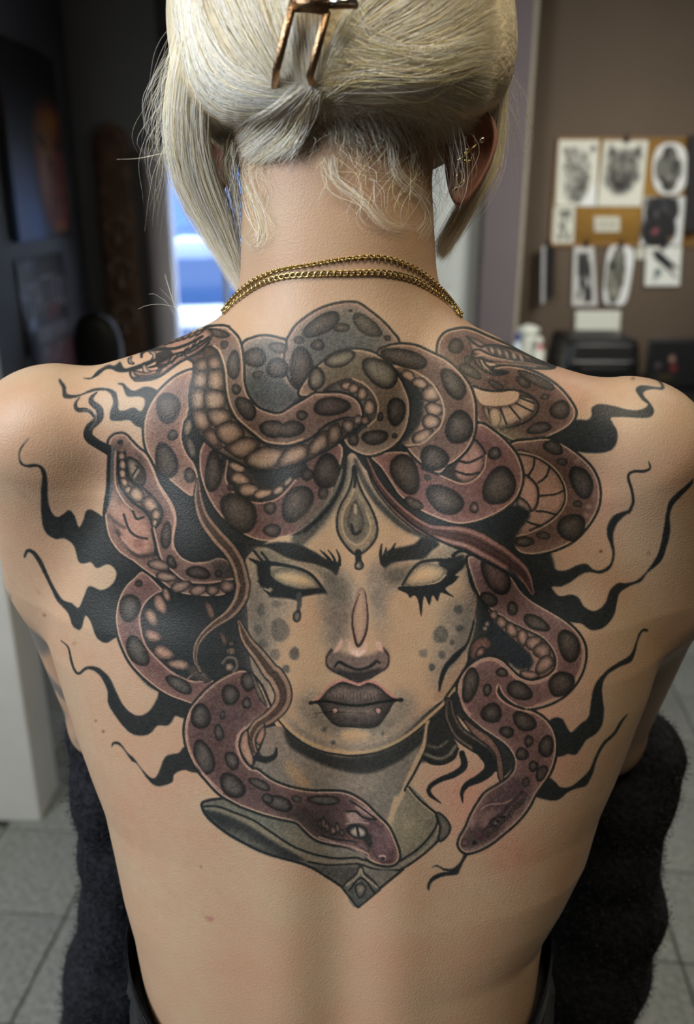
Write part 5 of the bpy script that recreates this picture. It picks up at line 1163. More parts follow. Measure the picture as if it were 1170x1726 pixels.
for dz in (-.006, -.037):
    V, F = band('seam', ZW+dz-.0015, ZW+dz+.0015, .0092, M_BAND, .0006, 5); np_mesh('seam', V, F, M_BAND, trousers, local=False).data.transform(Matrix.Translation(-Vector(person.location)))

M_FLEECE = mat('black_fleece', (.135, .14, .158), .95, noise=.55, nscale=170, bump=1.0, bscale=260, spec=.1)
JL = [(at(182, 1240, .17), .039), (at(200, 1330, .165), .039), (at(216, 1430, .165), .041), (at(214, 1540, .17), .043), (at(200, 1640, .17), .048), (at(170, 1820, .18), .056)]
JR = [(at(1078, 1270, .185), .040), (at(1044, 1340, .18), .042), (at(1030, 1430, .18), .045), (at(1034, 1520, .18), .046), (at(1000, 1640, .18), .050), (at(935, 1850, .19), .056)]
JF = [(JL[2][0]+np.array([.02, .10, -.02]), .05), (np.array([-.10, .36, JL[2][0][2]-.02]), .05), (np.array([.10, .37, JR[2][0][2]-.02]), .05), (JR[2][0]+np.array([-.02, .10, -.02]), .05)]
def jacket_sdf(P):
    d = None
    for ch in (JL, JR, [JL[1]]+JF+[JR[1]], [JL[4]]+[(c-np.array([0, 0, .12]), r) for c, r in JF]+[JR[4]]):
        for (a, ra), (b, rb) in zip(ch[:-1], ch[1:]):
            q = cone(P, a, b, ra, rb); d = q if d is None else smin(d, q, .02)
    # the cloth hangs in folds
    d = d+.0008*np.sin(P[:, 0]*71+P[:, 2]*19+1.7*np.sin(P[:, 2]*13+P[:, 1]*11))+.0012*np.sin(P[:, 0]*133-P[:, 2]*47+P[:, 1]*83)+.0014*np.sin(P[:, 1]*77+P[:, 2]*31+2*np.sin(P[:, 0]*29))
    return np.maximum(d, .0055-np.minimum(trunk(P), 1))            # lies against the body
_V, _F = field_mesh(jacket_sdf, (-.36, -.06, .60), (.38, .48, 1.22), .007)
_g = grad(jacket_sdf, _V); _gn = _g/(np.linalg.norm(_g, axis=1)[:, None]+1e-9); _V = _V-_gn*np.clip(jacket_sdf(_V), -.004, .004)[:, None]
jacket = empty('fleece_jacket', (0, .20, .60), 'black fleece jacket pulled down around both forearms and hanging beside the waist', 'jacket')
np_mesh('cloth', _V, _F, M_FLEECE, jacket)
# pile: short curled fibres all over the cloth
def pile(V, N, n, L, r, seed):
    R = np.random.default_rng(seed); i = R.integers(0, len(V), n)
    p = V[i]+R.normal(0, .0022, (n, 3))-N[i]*.001; nn = N[i]; tz = R.normal(0, .75, (n, 3)); d1 = nn+tz*.8; d1 /= np.linalg.norm(d1, axis=1)[:, None]
    d2 = nn*.4+R.normal(0, .8, (n, 3)); d2 /= np.linalg.norm(d2, axis=1)[:, None]
    ln = R.uniform(.5, 1.3, (n, 1))*L
    q = p+d1*ln*.6; e = q+d2*ln*.5; sd = np.cross(d1, R.normal(0, 1, (n, 3))); sd /= np.linalg.norm(sd, axis=1)[:, None]
    Vv = np.stack([p-sd*r, p+sd*r, q+sd*r, q-sd*r, e+sd*r*.4, e-sd*r*.4], 1).reshape(-1, 3)
    b = np.arange(n)[:, None]*6
    return Vv, np.vstack([b+np.array([[0, 1, 2, 3]]), b+np.array([[3, 2, 4, 5]])])
_gn = _gn/(np.linalg.norm(_gn, axis=1)[:, None]+1e-9)
Vp, Fp = pile(_V, _gn, 80000, .0040, .00026, 3)
M_PILE = mat('fleece_pile', (.215, .222, .25), .9, noise=.5, nscale=160, spec=.15)
tag(np_mesh('pile', Vp, Fp, M_PILE, jacket), kind='stuff')
# ---------------------------------------------------------------- jewellery and the hair clip
M_GOLD = mat('polished_gold', (.72, .64, .42), .26, metal=1.0, noise=.06, nscale=200)
M_GOLDB = mat('brushed_rose_gold', (.66, .54, .42), .28, metal=1.0, noise=.10, nscale=300, bump=.3, bscale=900)
M_STEEL = mat('steel', (.74, .72, .68), .2, metal=1.0)
def torus_vf(R, r, n=12, k=6, sx=1.0):
    th = np.linspace(0, 2*np.pi, n, endpoint=False); ph = np.linspace(0, 2*np.pi, k, endpoint=False)
    T, Pp = np.meshgrid(th, ph, indexing='ij')
    V = np.stack([(R*sx+r*np.cos(Pp))*np.cos(T) if sx == 1 else (R+r*np.cos(Pp))*np.cos(T)*sx, (R+r*np.cos(Pp))*np.sin(T), r*np.sin(Pp)], -1).reshape(-1, 3)
    I, J = np.meshgrid(np.arange(n), np.arange(k), indexing='ij'); I2, J2 = (I+1) % n, (J+1) % k
    return V, np.stack([I*k+J, I2*k+J, I2*k+J2, I*k+J2], -1).reshape(-1, 4)
def chain(name, label, path, pitch, R, r, sx, off, tilt, flat):
    P = smooth(np.array(path, float).reshape(-1, 2), False, 2.0)
    W = hit(body_sdf, P[:, 0], P[:, 1], 0.0)
    N = grad(body_sdf, W); N /= np.linalg.norm(N, axis=1)[:, None]
    W = W+N*off
    # closes round the front of the neck, along the skin
    a0, a1 = W[0], W[-1]; fr = []
    for t in np.linspace(0, 1, 40)[1:-1]:
        q = a1*(1-t)+a0*t+np.array([0, .16*math.sin(math.pi*t)**.8, -.035*math.sin(math.pi*t)]); fr.append(q)
    fr = np.array(fr)
    for _ in range(6):
        gq = grad(body_sdf, fr); gq /= np.linalg.norm(gq, axis=1)[:, None]; fr = fr-gq*(body_sdf(fr)-off)[:, None]
    W = np.vstack([W, fr, W[:1]])
    s = np.r_[0, np.cumsum(np.linalg.norm(np.diff(W, axis=0), axis=1))]
    S = np.arange(0, s[-1]-pitch*.5, pitch); C = np.stack([np.interp(S, s, W[:, i]) for i in range(3)], 1)
    T = np.roll(C, -1, 0)-np.roll(C, 1, 0); T /= np.linalg.norm(T, axis=1)[:, None]
    Nn = grad(body_sdf, C); Nn -= T*(Nn*T).sum(1)[:, None]; Nn /= np.linalg.norm(Nn, axis=1)[:, None]
    e = empty(name, tuple(C[len(C)//4]), label, 'necklace')
    V, F = torus_vf(R, r, 14, 6, sx); me = None
    for i in range(len(C)):
        if me is None:
            o = np_mesh('link', V, F, M_GOLD, None); me = o.data; o.parent = e
        else:
            o = bpy.data.objects.new('link', me); COL.objects.link(o); o.parent = e
        t, nn = Vector(T[i]), Vector(Nn[i]); b = nn.cross(t)
        M = Matrix((t, b, nn)).transposed(); a = (tilt if i % 2 else -tilt) if not flat else tilt*.4
        o.location = Vector(C[i])-e.location; o.rotation_euler = (M @ Matrix.Rotation(a, 3, 'X')).to_euler()
    return e
chain('necklace', 'thin gold curb chain, the upper of two necklaces on the neck', (378,524, 400,498, 430,473, 470,456, 520,447, 570,438, 620,433, 660,437, 700,454, 730,477, 757,505, 776,531), .0022, .00115, .00042, 1.25, .0012, .75, False)
chain('necklace', 'wider flat-link gold chain, the lower of two necklaces on the neck', (380,527, 405,503, 440,479, 480,466, 530,462.5, 580,461, 640,460, 690,469, 730,490, 755,511, 774,533), .0040, .00145, .00052, 1.55, .0012, .25, True)

# claw clip: two bent prongs, a hinge plate, and the far half of the claw
clip = empty('hair_clip', tuple(at(515, 60, .03)), 'rose gold metal claw clip holding the twisted blonde hair', 'hair clip')
def bar(name, pxs, w, th, lift, m=M_GOLDB, Y=None):
    P2 = np.array(pxs, float).reshape(-1, 2)
    base = hit(hair_vol, P2[:, 0], P2[:, 1]); d = CAM-base; d /= np.linalg.norm(d, axis=1)[:, None]
    P = base+d*np.asarray(lift, float).reshape(-1, 1)
    V = []; T = np.gradient(P, axis=0); T /= np.linalg.norm(T, axis=1)[:, None]; S = np.cross(T, d); S /= np.linalg.norm(S, axis=1)[:, None]
    for i in range(len(P)):
        for a, b in ((-1, -1), (1, -1), (1, 1), (-1, 1)): V.append(P[i]+S[i]*a*w/2+d[i]*b*th/2)
    F = []
    for i in range(len(P)-1):
        for j in range(4): F.append((i*4+j, i*4+(j+1) % 4, i*4+4+(j+1) % 4, i*4+4+j))
    F += [(0, 3, 2, 1), (len(V)-4, len(V)-3, len(V)-2, len(V)-1)]
    o = np_mesh(name, np.array(V), np.array(F), m, clip, False)
    bm = bmesh.new(); bm.from_mesh(o.data); bmesh.ops.recalc_face_normals(bm, faces=bm.faces); bmesh.ops.bevel(bm, geom=bm.edges[:], offset=.0005, segments=2, affect='EDGES'); bm.to_mesh(o.data); bm.free()
    return o
bar('prong', (496,-4, 481,58, 466,117, 463,153), .0042, .005, (.016, .016, .014, .002)); bar('prong', (552,17, 538,72, 522,130, 533,158), .0042, .005, (.016, .016, .014, .001))
bar('hinge_plate', (492,2, 520,3, 556,8), .010, .003, (.018, .020, .018)); bar('crossbar', (552,8, 580,8, 604,8), .004, .0035, (.017, .017, .015)); bar('tooth_row', (556,3, 580,2, 602,3), .003, .002, (.020, .020, .018), M_STEEL)
# ear jewellery
EC, EO, EU, EN = earR[1:]
def ering(name, label, px, py, Y, kind, R=.0035):
    c = at(px, py, Y); e = empty(name, tuple(c), label, 'earring')
    if kind == 'ring':
        V, F = torus_vf(R, .0006, 20, 6); o = np_mesh('hoop', V, F, M_GOLD, None); o.parent = e; o.rotation_euler = (math.radians(75), .4, .7)
        lathe('bead', [(0, -.0009), (.0007, -.0006), (.0009, 0), (.0007, .0006), (0, .0009)], c+np.array([0, -R*.3, -R*.95]), M_GOLD, e, 10)
    else:
        lathe('ball', [(0, -.0016), (.0011, -.0012), (.0016, 0), (.0011, .0012), (0, .0016)], c, M_STEEL if kind == 'steel' else M_GOLD, e, 12)
        V, F = tube_vf(np.array([c, c+np.array([-.001, .006, 0])]), .0005, 6); np_mesh('post', V, F, M_STEEL, e)
    return e
eY = .072
ering('earring', 'tiny steel stud high on the right ear, beside the hairline', 783, 233, eY, 'steel'); ering('earring', 'small gold hoop halfway down the right ear', 789, 262, eY, 'ring'); ering('earring', 'gold ball stud below the bar on the right ear', 783, 272, eY-.002, 'gold'); ering('earring', 'small gold hoop low on the right ear near the lobe', 776, 300, eY, 'ring'); ering('earring', 'lowest gold stud on the right ear lobe', 768, 318, eY, 'gold')
bb = empty('earring', tuple(at(792, 252, eY)), 'long straight barbell slanting across the upper right ear', 'earring')
_a, _b = at(774, 270, eY-.004), at(812, 236, eY-.004)
V, F = tube_vf(np.array([_a, (_a+_b)/2, _b]), .0006, 8); np_mesh('bar', V, F, M_GOLD, bb)
for q in (_a, _b): lathe('ball', [(0, -.0019), (.0013, -.0014), (.0019, 0), (.0013, .0014), (0, .0019)], q, M_STEEL, bb, 12)

# ---------------------------------------------------------------- pictures and prints: flat sheets with drawn colour
M_PRINT = print_mat('printed_paper', .55); M_CANVAS = print_mat('painted_canvas', .5)
def vnoise(n, m, sc, seed):
    R = np.random.default_rng(seed); out = np.zeros((n, m)); a = 1.0
    for o in range(4):
        s = max(2, int(sc*2**o)); gq = R.random((s+2, s+2)); x = np.linspace(0, s-.001, n); y = np.linspace(0, s-.001, m); i, j = x.astype(int), y.astype(int); fx, fy = (x-i)[:, None], (y-j)[None]
        fx, fy = fx*fx*(3-2*fx), fy*fy*(3-2*fy)
        out += a*((gq[i][:, j]*(1-fx)+gq[i+1][:, j]*fx)*(1-fy)+(gq[i][:, j+1]*(1-fx)+gq[i+1][:, j+1]*fx)*fy); a *= .55
    return out/1.97
class Sheet:
    """u to the right 0..1, v downwards 0..1"""
    def __init__(s, nu, nv, col):
        s.nu, s.nv = nu, nv; s.V, s.U = np.meshgrid(np.linspace(0, 1, nv), np.linspace(0, 1, nu)); s.C = np.tile(np.array(col, float), (nu, nv, 1))
    def put(s, m, col, a=1.0): k = np.clip(m*a, 0, 1)[..., None]; s.C = s.C*(1-k)+np.array(col)*k; return s
    def el(s, cu, cv, ru, rv, col, a=1.0, soft=.25, rot=0):
        c, q = math.cos(rot), math.sin(rot); x, y = s.U-cu, s.V-cv; X, Y = x*c+y*q, -x*q+y*c
        return s.put(np.clip((1-np.sqrt((X/ru)**2+(Y/rv)**2))/soft, 0, 1), col, a)
    def tri(s, pts_, col, a=1.0, soft=60):
        m = np.ones_like(s.U)
        P = np.array(pts_, float).reshape(-1, 2); area = sum(P[i-1, 0]*P[i, 1]-P[i, 0]*P[i-1, 1] for i in range(len(P)))
        for i in range(len(P)):
            d = ((P[i, 0]-P[i-1, 0])*(s.V-P[i-1, 1])-(P[i, 1]-P[i-1, 1])*(s.U-P[i-1, 0]))*np.sign(area)
            m = np.minimum(m, np.clip(d*soft+.5, 0, 1))
        return s.put(m, col, a)
def sheet(name, corners, S, m, label, cat, group=None, curl=0.0, thick=.0012, outline=None, mesh_name='paper'):
    """a thin bowed sheet through four corners (top-left, top-right, bottom-right, bottom-left) with the drawing on its front"""
    tl, tr, br, bl = [np.asarray(c, float) for c in corners]
    U, V = S.U[..., None], S.V[..., None]
    P = (tl*(1-U)+tr*U)*(1-V)+(bl*(1-U)+br*U)*V
    nrm = np.cross(tr-tl, bl-tl); nrm /= np.linalg.norm(nrm); nrm = nrm if nrm @ (CAM-P.mean((0, 1))) > 0 else -nrm
    P = P+nrm*(curl*(4*(S.U-.5)**2)+curl*.6*S.V**2)[..., None]
    if outline is not None:                                     # cut to an oval: pull the sheet's rim onto it
        x, y = S.U*2-1, S.V*2-1; r = np.maximum(np.abs(x), np.abs(y))+1e-9; rr = (np.abs(x)**outline+np.abs(y)**outline)**(1/outline)+1e-9
        U2, V2 = ((x*r/rr)+1)[..., None]/2, ((y*r/rr)+1)[..., None]/2
        P = (tl*(1-U2)+tr*U2)*(1-V2)+(bl*(1-U2)+br*U2)*V2+nrm*(curl*4*(U2-.5)**2)
    nu, nv = S.nu, S.nv; A = P.reshape(-1, 3); B = A-nrm*thick
    I, J = np.meshgrid(np.arange(nu-1), np.arange(nv-1), indexing='ij'); q = np.stack([I*nv+J, I*nv+J+1, (I+1)*nv+J+1, (I+1)*nv+J], -1).reshape(-1, 4); off = nu*nv
    rim = np.r_[np.arange(nv), (np.arange(1, nu))*nv+nv-1, (nu-1)*nv+np.arange(nv-2, -1, -1), np.arange(nu-2, 0, -1)*nv]
    r2 = np.roll(rim, -1); F = np.vstack([q, q[:, ::-1]+off, np.stack([rim, rim+off, r2+off, r2], 1)])
    c0 = (tl+tr+br+bl)/4
    o = np_mesh(name, np.vstack([A, B])-c0, F, m, None); o.location = c0
    C = S.C.reshape(-1, 3); set_colors(o.data, np.vstack([C, C*0+C.reshape(nu, nv, 3)[0, 0]]))
    return tag(o, label, cat, group)
def wallrect(x0, y0, x1, y1, Y, skew=0): return [at(x0+skew, y0, Y), at(x1+skew, y0, Y), at(x1, y1, Y), at(x0, y1, Y)]
PAPER, INKG, GREY = (.88, .88, .82), (.13, .13, .12), (.48, .48, .44)
# cork board
M_CORK = mat('cork', (.66, .50, .24), .9, noise=.25, nscale=150, bump=.6, bscale=300); M_FRAMEW = mat('pine_frame', (.58, .43, .24), .6, noise=.15, nscale=60)
Yc = YB-.012
q0, q1 = at(944, 237, Yc), at(1166, 410, Yc)
cb = empty('cork_board', ((q0[0]+q1[0])/2, Yc, q1[2]), 'framed cork board with animal drawings on the brown wall', 'pin board')
box('cork_panel', (q0[0], q1[0], Yc-.004, YB-.001, q1[2], q0[2]), M_CORK, cb)
for b in ((q0[0]-.012, q1[0]+.012, q0[2], q0[2]+.012), (q0[0]-.012, q1[0]+.012, q1[2]-.012, q1[2]), (q0[0]-.012, q0[0], q1[2], q0[2]), (q1[0], q1[0]+.012, q1[2], q0[2])): box('frame_rail', (b[0], b[1], Yc-.012, YB-.001, b[2], b[3]), M_FRAMEW, cb, .002)
Yp = Yc-.014
S = Sheet(44, 64, PAPER); nz = vnoise(44, 64, 9, 1); sp = vnoise(44, 64, 15, 2)
S.el(.50, .42, .36, .34, (.62, .62, .58), .8, .35); S.el(.46, .74, .34, .24, (.60, .60, .56), .8, .4); S.el(.66, .66, .17, .20, (.30, .30, .28), .75, .6)
for e in ((.20, .16), (.86, .13)): S.el(*e, .09, .07, INKG, .7, .6)
S.put((sp > .56)*((S.U-.48)**2/.13+(S.V-.52)**2/.2 < 1), (.25, .25, .23), .7); S.el(.36, .42, .06, .03, INKG, .8, .6); S.el(.64, .40, .07, .05, (.80, .80, .76), .9, .5); S.el(.50, .54, .08, .05, INKG, .55, .6); S.el(.50, .49, .12, .09, (.78, .77, .70), .5, .6)
S.tri((.62, .98, .97, .62, .97, .99), (.93, .94, .94), .9)
sheet('animal_drawing', wallrect(936, 236, 1004, 348, Yp, 6), S, M_PRINT, 'pencil drawing of a spotted leopard head, top left on the cork board', 'drawing', 'animal drawings on the wall', .004)
S = Sheet(44, 64, PAPER); n2 = vnoise(44, 64, 7, 4)
S.el(.48, .42, .44, .32, (.42, .42, .39), .85, .35); S.el(.48, .62, .34, .24, (.20, .20, .19), .85, .5); S.tri((.10, .26, .16, .06, .34, .18), (.26, .26, .24), .9); S.tri((.62, .18, .84, .06, .90, .28), (.24, .24, .22), .9)
S.el(.46, .24, .07, .16, (.20, .20, .18), .7, .6); S.el(.30, .40, .14, .09, (.72, .71, .64), .8, .6); S.el(.68, .40, .14, .09, (.74, .73, .66), .8, .6); S.el(.46, .54, .15, .12, (.74, .73, .66), .75, .6); S.el(.48, .53, .06, .05, INKG, .95, .5); S.el(.46, .66, .12, .08, (.15, .14, .13), .9, .5); S.put(np.clip((n2-.5)*4, 0, 1)*((S.U-.48)**2/.19+(S.V-.46)**2/.13 < 1), INKG, .55)
sheet('animal_drawing', wallrect(1006, 237, 1081, 348, Yp, 12), S, M_PRINT, 'charcoal drawing of a snarling wolf head, top middle of the cork board', 'drawing', 'animal drawings on the wall', .003)
S = Sheet(36, 60, (.90, .90, .88)); n2 = vnoise(36, 60, 5, 6); S.put(((S.U-.46)**2/.15+(S.V-.5)**2/.20 < 1)*1.0, (.40, .40, .37), .9); S.put(np.clip((n2-.46)*5, 0, 1)*((S.U-.46)**2/.13+(S.V-.5)**2/.19 < 1), (.17, .17, .16), .9); S.el(.5, .66, .14, .08, (.62, .61, .57), .7, .6)
sheet('oval_drawing', wallrect(1098, 240, 1158, 329, Yp, 3), S, M_PRINT, 'dark figure drawing cut to a white oval, top right on the cork board', 'drawing', 'animal drawings on the wall', .004, outline=2.6)
S = Sheet(44, 50, (.86, .87, .86)); S.el(.46, .30, .44, .34, (.15, .15, .16), 1, .12); S.el(.42, .68, .46, .42, (.12, .12, .13), 1, .15); S.tri((.05, .16, .10, .0, .26, .06), (.14, .14, .15)); S.tri((.62, .05, .80, .02, .84, .2), (.14, .14, .15)); S.put(np.clip((vnoise(44, 50, 8, 8)-.52)*5, 0, 1)*(S.V < .6)*(S.U < .8), (.36, .36, .38), .6)
S.el(.34, .36, .06, .12, (.55, .52, .52), .6, .6); S.el(.34, .70, .13, .10, (.56, .30, .32), .95, .5, -.5); S.el(.28, .62, .10, .05, (.05, .05, .05), .9, .6); S.el(.72, .86, .09, .06, (.55, .40, .18), .8, .6)
sheet('animal_drawing', wallrect(1078, 331, 1148, 414, Yp, 8), S, M_PRINT, 'drawing of a roaring black bear with pink tongue, low right on the cork board', 'drawing', 'animal drawings on the wall', .002)
S = Sheet(24, 40, (.84, .84, .78)); S.put(np.clip((vnoise(24, 40, 6, 9)-.44)*5, 0, 1)*(np.abs(S.U-.52) < .27)*(np.abs(S.V-.5) < .42), (.24, .24, .22), .9)
sheet('small_drawing', wallrect(931, 349, 967, 410, Yp, 3), S, M_PRINT, 'narrow patterned sketch at the lower left corner of the cork board', 'drawing', 'animal drawings on the wall')
S = Sheet(36, 22, (.82, .81, .74))
for r_ in (.3, .52, .74): S.put(((np.abs(S.V-r_) < .06) & (np.abs(S.U-.5) < .36) & (np.sin(S.U*80+r_*40) > -.3))*1.0, (.42, .41, .38), .7)
sheet('note_card', wallrect(1002, 365, 1045, 391, Yp), S, M_PRINT, 'small note card with handwriting in the middle of the cork board', 'note')
S = Sheet(26, 60, (.80, .80, .78)); S.put(np.clip((vnoise(26, 60, 5, 12)-.30)*4, 0, 1)*(np.abs(S.U-.5) < .32)*(np.abs(S.V-.52) < .42), (.14, .14, .13), .95)
sheet('hanging_drawing', [at(968, 416, Yp), at(1001, 416, Yp), at(1007, 516, Yp), at(964, 516, Yp)], S, M_PRINT, 'dark narrow drawing hanging by a clip below the cork board, left of the oval one', 'drawing', 'drawings hanging on the brown wall')
S = Sheet(34, 64, (.88, .89, .88)); n2 = vnoise(34, 64, 6, 14); S.put(((S.U-.42)**2/.13+(S.V-.5)**2/.24 < 1)*1.0, (.45, .45, .40), .9); S.put(np.clip((n2-.48)*5, 0, 1)*((S.U-.42)**2/.12+(S.V-.5)**2/.23 < 1), (.15, .15, .13), .9); S.el(.36, .78, .16, .08, (.74, .73, .66), .7, .6)
sheet('hanging_drawing', [at(1024, 412, Yp), at(1072, 416, Yp), at(1056, 516, Yp), at(1014, 514, Yp)], S, M_PRINT, 'rounded white-edged drawing hanging by a clip below the middle of the cork board', 'drawing', 'drawings hanging on the brown wall', .004, outline=4.5)
S = Sheet(36, 44, (.89, .90, .87)); S.tri((.18, .10, .40, .12, .92, .52, .80, .56, .42, .42, .26, .30), (.12, .13, .14)); S.el(.28, .16, .11, .07, (.12, .13, .14), 1, .3); S.tri((.55, .42, .86, .72, .80, .74, .50, .48), (.15, .16, .17)); S.el(.36, .66, .13, .15, (.34, .42, .42), .9, .4, .5); S.el(.28, .84, .10, .08, (.62, .66, .64), .8, .5)
sheet('raven_drawing', wallrect(1086, 416, 1145, 482, Yp, 4), S, M_PRINT, 'drawing of a black raven on white paper, right below the cork board', 'drawing', 'drawings hanging on the brown wall', .003)
S = Sheet(20, 16, (.80, .80, .74)); sheet('paper_scrap', [at(1072, 412, YB-.004), at(1092, 412, YB-.004), at(1092, 437, YB-.004), at(1072, 437, YB-.004)], S, M_PRINT, 'blank paper scrap half hidden beside the raven drawing', 'paper')
S = Sheet(16, 50, (.75, .75, .76)); S.put((S.U > .3)*1.0, (.14, .13, .13), .95)
sheet('hanging_drawing', [at(913, 415, YB-.10), at(934, 415, YB-.03), at(931, 500, YB-.05), at(911, 514, YB-.11)], S, M_PRINT, 'curled dark sheet seen edge-on, hanging left of the cork board', 'drawing', 'drawings hanging on the brown wall', .004)
S = Sheet(20, 16, (.84, .85, .80)); sheet('blank_paper', wallrect(968, 524, 1044, 582, YB-.03, 3), S, M_PRINT, 'blank white sheet standing on the black printer', 'paper')
M_CLIP = mat('black_clip', (.09, .09, .09), .4)
for i, (x, y, w_) in enumerate(((1056, 236, 'wolf drawing'), (988, 412, 'narrow dark drawing'), (1047, 413, 'rounded white-edged drawing'), (1118, 416, 'raven drawing'), (925, 414, 'curled sheet left of the cork board'))):
    c = at(x, y, Yp-.006); e = empty('binder_clip', tuple(c), f'small black binder clip gripping the {w_}', 'clip', 'binder clips on the drawings')
    V, F = box_vf(c[0]-.010, c[0]+.010, c[1]-.006, c[1]+.006, c[2]-.012, c[2]+.010); V[V[:, 2] > c[2], 1] = c[1]+(V[V[:, 2] > c[2], 1]-c[1])*.3; np_mesh('jaw', V, F, M_CLIP, e, False)
    P = np.array([c+np.array([-.005, -.003, .008]), c+np.array([-.007, -.003, .026]), c+np.array([0, -.003, .031]), c+np.array([.007, -.003, .026]), c+np.array([.005, -.003, .008])]); tube('loop', spline3(P, 20), .0012, M_CLIP, e, 6)
# dark hanging frame at the far right
S = Sheet(20, 50, (.16, .15, .15)); S.el(.7, .8, .2, .1, (.5, .5, .52), .6, .8)
fr = sheet('dark_picture', wallrect(1158, 228, 1215, 392, YB-.07, 6), S, M_PRINT, 'dark framed picture cut off at the right end of the brown wall', 'picture', thick=.02)

# portrait canvas and poster on the left wall
XL = -1.138
def atx(px, py, X):
    d = FWD+np.array([1.0, 0, 0])*((px-585)/FPX)-UPV*((py-863)/FPX); return CAM+d*((X-CAM[0])/d[0])
tr, br = atx(92, 104, XL+.03), atx(118, 398, XL+.03); y1 = (tr[1]+br[1])/2
blc = atx(33, 398, XL+.03); y0 = blc[1]
zt = atx(92, 104, XL+.03)[2]; zb = br[2]
S = Sheet(60, 90, (.045, .05, .07)); S.put(np.clip((S.V-.38)*2.2, 0, 1)*np.clip((.62-S.U+(S.V-.5)*.2)*3, 0, 1), (.25, .36, .56), .95)
S.el(.80, .60, .40, .44, (.34, .14, .12), 1, .18); S.el(.66, .44, .26, .20, (.44, .30, .12), .9, .6); S.el(.58, .66, .15, .22, (.50, .40, .32), .7, .7); S.el(.82, .34, .20, .10, (.48, .32, .10), .8, .7); S.el(.90, .70, .22, .24, (.40, .17, .10), .7, .6)
S.el(.58, .46, .10, .035, (.03, .03, .03), 1, .5, .35); S.el(.90, .48, .10, .03, (.03, .03, .03), .9, .5); S.el(.72, .58, .06, .035, (.10, .05, .04), .7, .6); S.el(.84, .64, .05, .09, (.14, .06, .05), .7, .6); S.el(.86, .78, .12, .03, (.12, .04, .04), .8, .6); S.el(.80, .94, .16, .05, (.52, .30, .10), .8, .6); S.put(np.clip((.30-S.V)*6, 0, 1), (.03, .035, .05), .95); S.put(np.clip((S.V-.93)*12, 0, 1)*np.clip((S.U-.55)*6, 0, 1), (.04, .04, .06), .8)
yA = y0-.24                                        # it goes on out of the frame to the left
def canvas(name, ya, yb, z0, z1, X, th, S, label, cat):
    c = [np.array([X, ya, z1]), np.array([X, yb, z1]), np.array([X, yb, z0]), np.array([X, ya, z0])]
    return sheet(name, c, S, M_CANVAS, label, cat, thick=th)
canvas('portrait_painting', y0, y1, zb, zt, XL+.03, .028, S, 'tall dark canvas with a glowing half-lit face on blue, on the left wall', 'painting')
pt = atx(106, 425, XL+.008); pb = atx(128, 622, XL+.008); pl = atx(25, 428, XL+.008)
S = Sheet(80, 110, (.075, .075, .09)); n2 = vnoise(80, 110, 7, 21)
S.put(np.clip((n2-.52)*4, 0, 1)*np.clip((.45-S.U)*4, 0, 1), (.62, .68, .82), .8); S.put(np.clip((S.V-.55)*8, 0, 1)*np.clip((S.U-.30)*8, 0, 1), (.30, .08, .09), .85); S.el(.62, .38, .22, .09, (.34, .12, .12), .8, .5); S.put(np.clip((vnoise(80, 110, 14, 22)-.55)*6, 0, 1)*(S.V > .62)*(S.U > .3), (.52, .48, .50), .5)
# the word across the top and a line of narrow capitals under it
GL = {'T': [(0, 0, 1, 0), (.5, 0, .5, 1)], 'A': [(0, 1, .5, 0), (.5, 0, 1, 1), (.2, .65, .8, .65)], 'O': [(0, .2, 0, .8), (0, .8, .5, 1), (.5, 1, 1, .8), (1, .8, 1, .2), (1, .2, .5, 0), (.5, 0, 0, .2)]}
def word(S, txt, u0, u1, v0, v1, col, th, arch=0):
    w_ = (u1-u0)/len(txt)
    for i, ch in enumerate(txt):
        for a in GL[ch]:
            xa, ya, xb, yb = u0+(i+a[0]*.8)*w_, v0+a[1]*(v1-v0), u0+(i+a[2]*.8)*w_, v0+a[3]*(v1-v0)
            sh = arch*((i+.4)/len(txt)-.5)**2*4; ya += sh; yb += sh
            dx, dy = xb-xa, yb-ya; t = np.clip(((S.U-xa)*dx+(S.V-ya)*dy)/(dx*dx+dy*dy), 0, 1); d = np.hypot(S.U-xa-t*dx, (S.V-ya-t*dy)*1.4)
            S.put(np.clip((th-d)/th*2, 0, 1), col, .85)
word(S, 'TATTOO', .16, .99, .14, .34, (.50, .48, .52), .018, .05)
for k in range(13): S.put(((np.abs(S.U-.26-k*.056) < .016) & (S.V > .47) & (S.V < .57))*1.0, (.50, .47, .50), .8)
canvas('wall_poster', pl[1], pt[1], pb[2]-.06, pt[2], XL+.008, .006, S, 'dark red and black poster headed with large letters, below the portrait', 'poster')

# carved board on the far wall
M_WOOD = mat('dark_carved_wood', (.30, .22, .17), .6, noise=.5, nscale=18, bump=.8, bscale=60); M_WOODL = mat('worn_carved_wood', (.40, .33, .29), .6, noise=.5, nscale=40, bump=.8, bscale=90)
bx0, bx1 = at(171, 420, YB-.02)[0], at(236, 420, YB-.02)[0]; bt = at(198, 206, YB-.03)[2]; cxb, hwb = (bx0+bx1)/2, (bx1-bx0)/2
tb = empty('carved_board', (cxb, YB-.02, 0), 'tall carved wooden board with rounded top on the far dark wall', 'carving')
def plank(u, v):
    z = .02+(bt-.02)*v; hw = hwb*np.sqrt(np.clip(1-np.clip((z-(bt-hwb*1.3))/(hwb*1.3), 0, 1)**2, 0, 1))*(1-.08*np.sin(z*7)**2)
    th = u*2*np.pi; return np.stack([cxb+hw*np.sign(np.cos(th))*np.abs(np.cos(th))**.6, YB-.028+.022*np.sign(np.sin(th))*np.abs(np.sin(th))**.7, z], -1)
V, F = grid_vf(plank, 32, 60, True); np_mesh('plank', V, F, M_WOOD, tb)
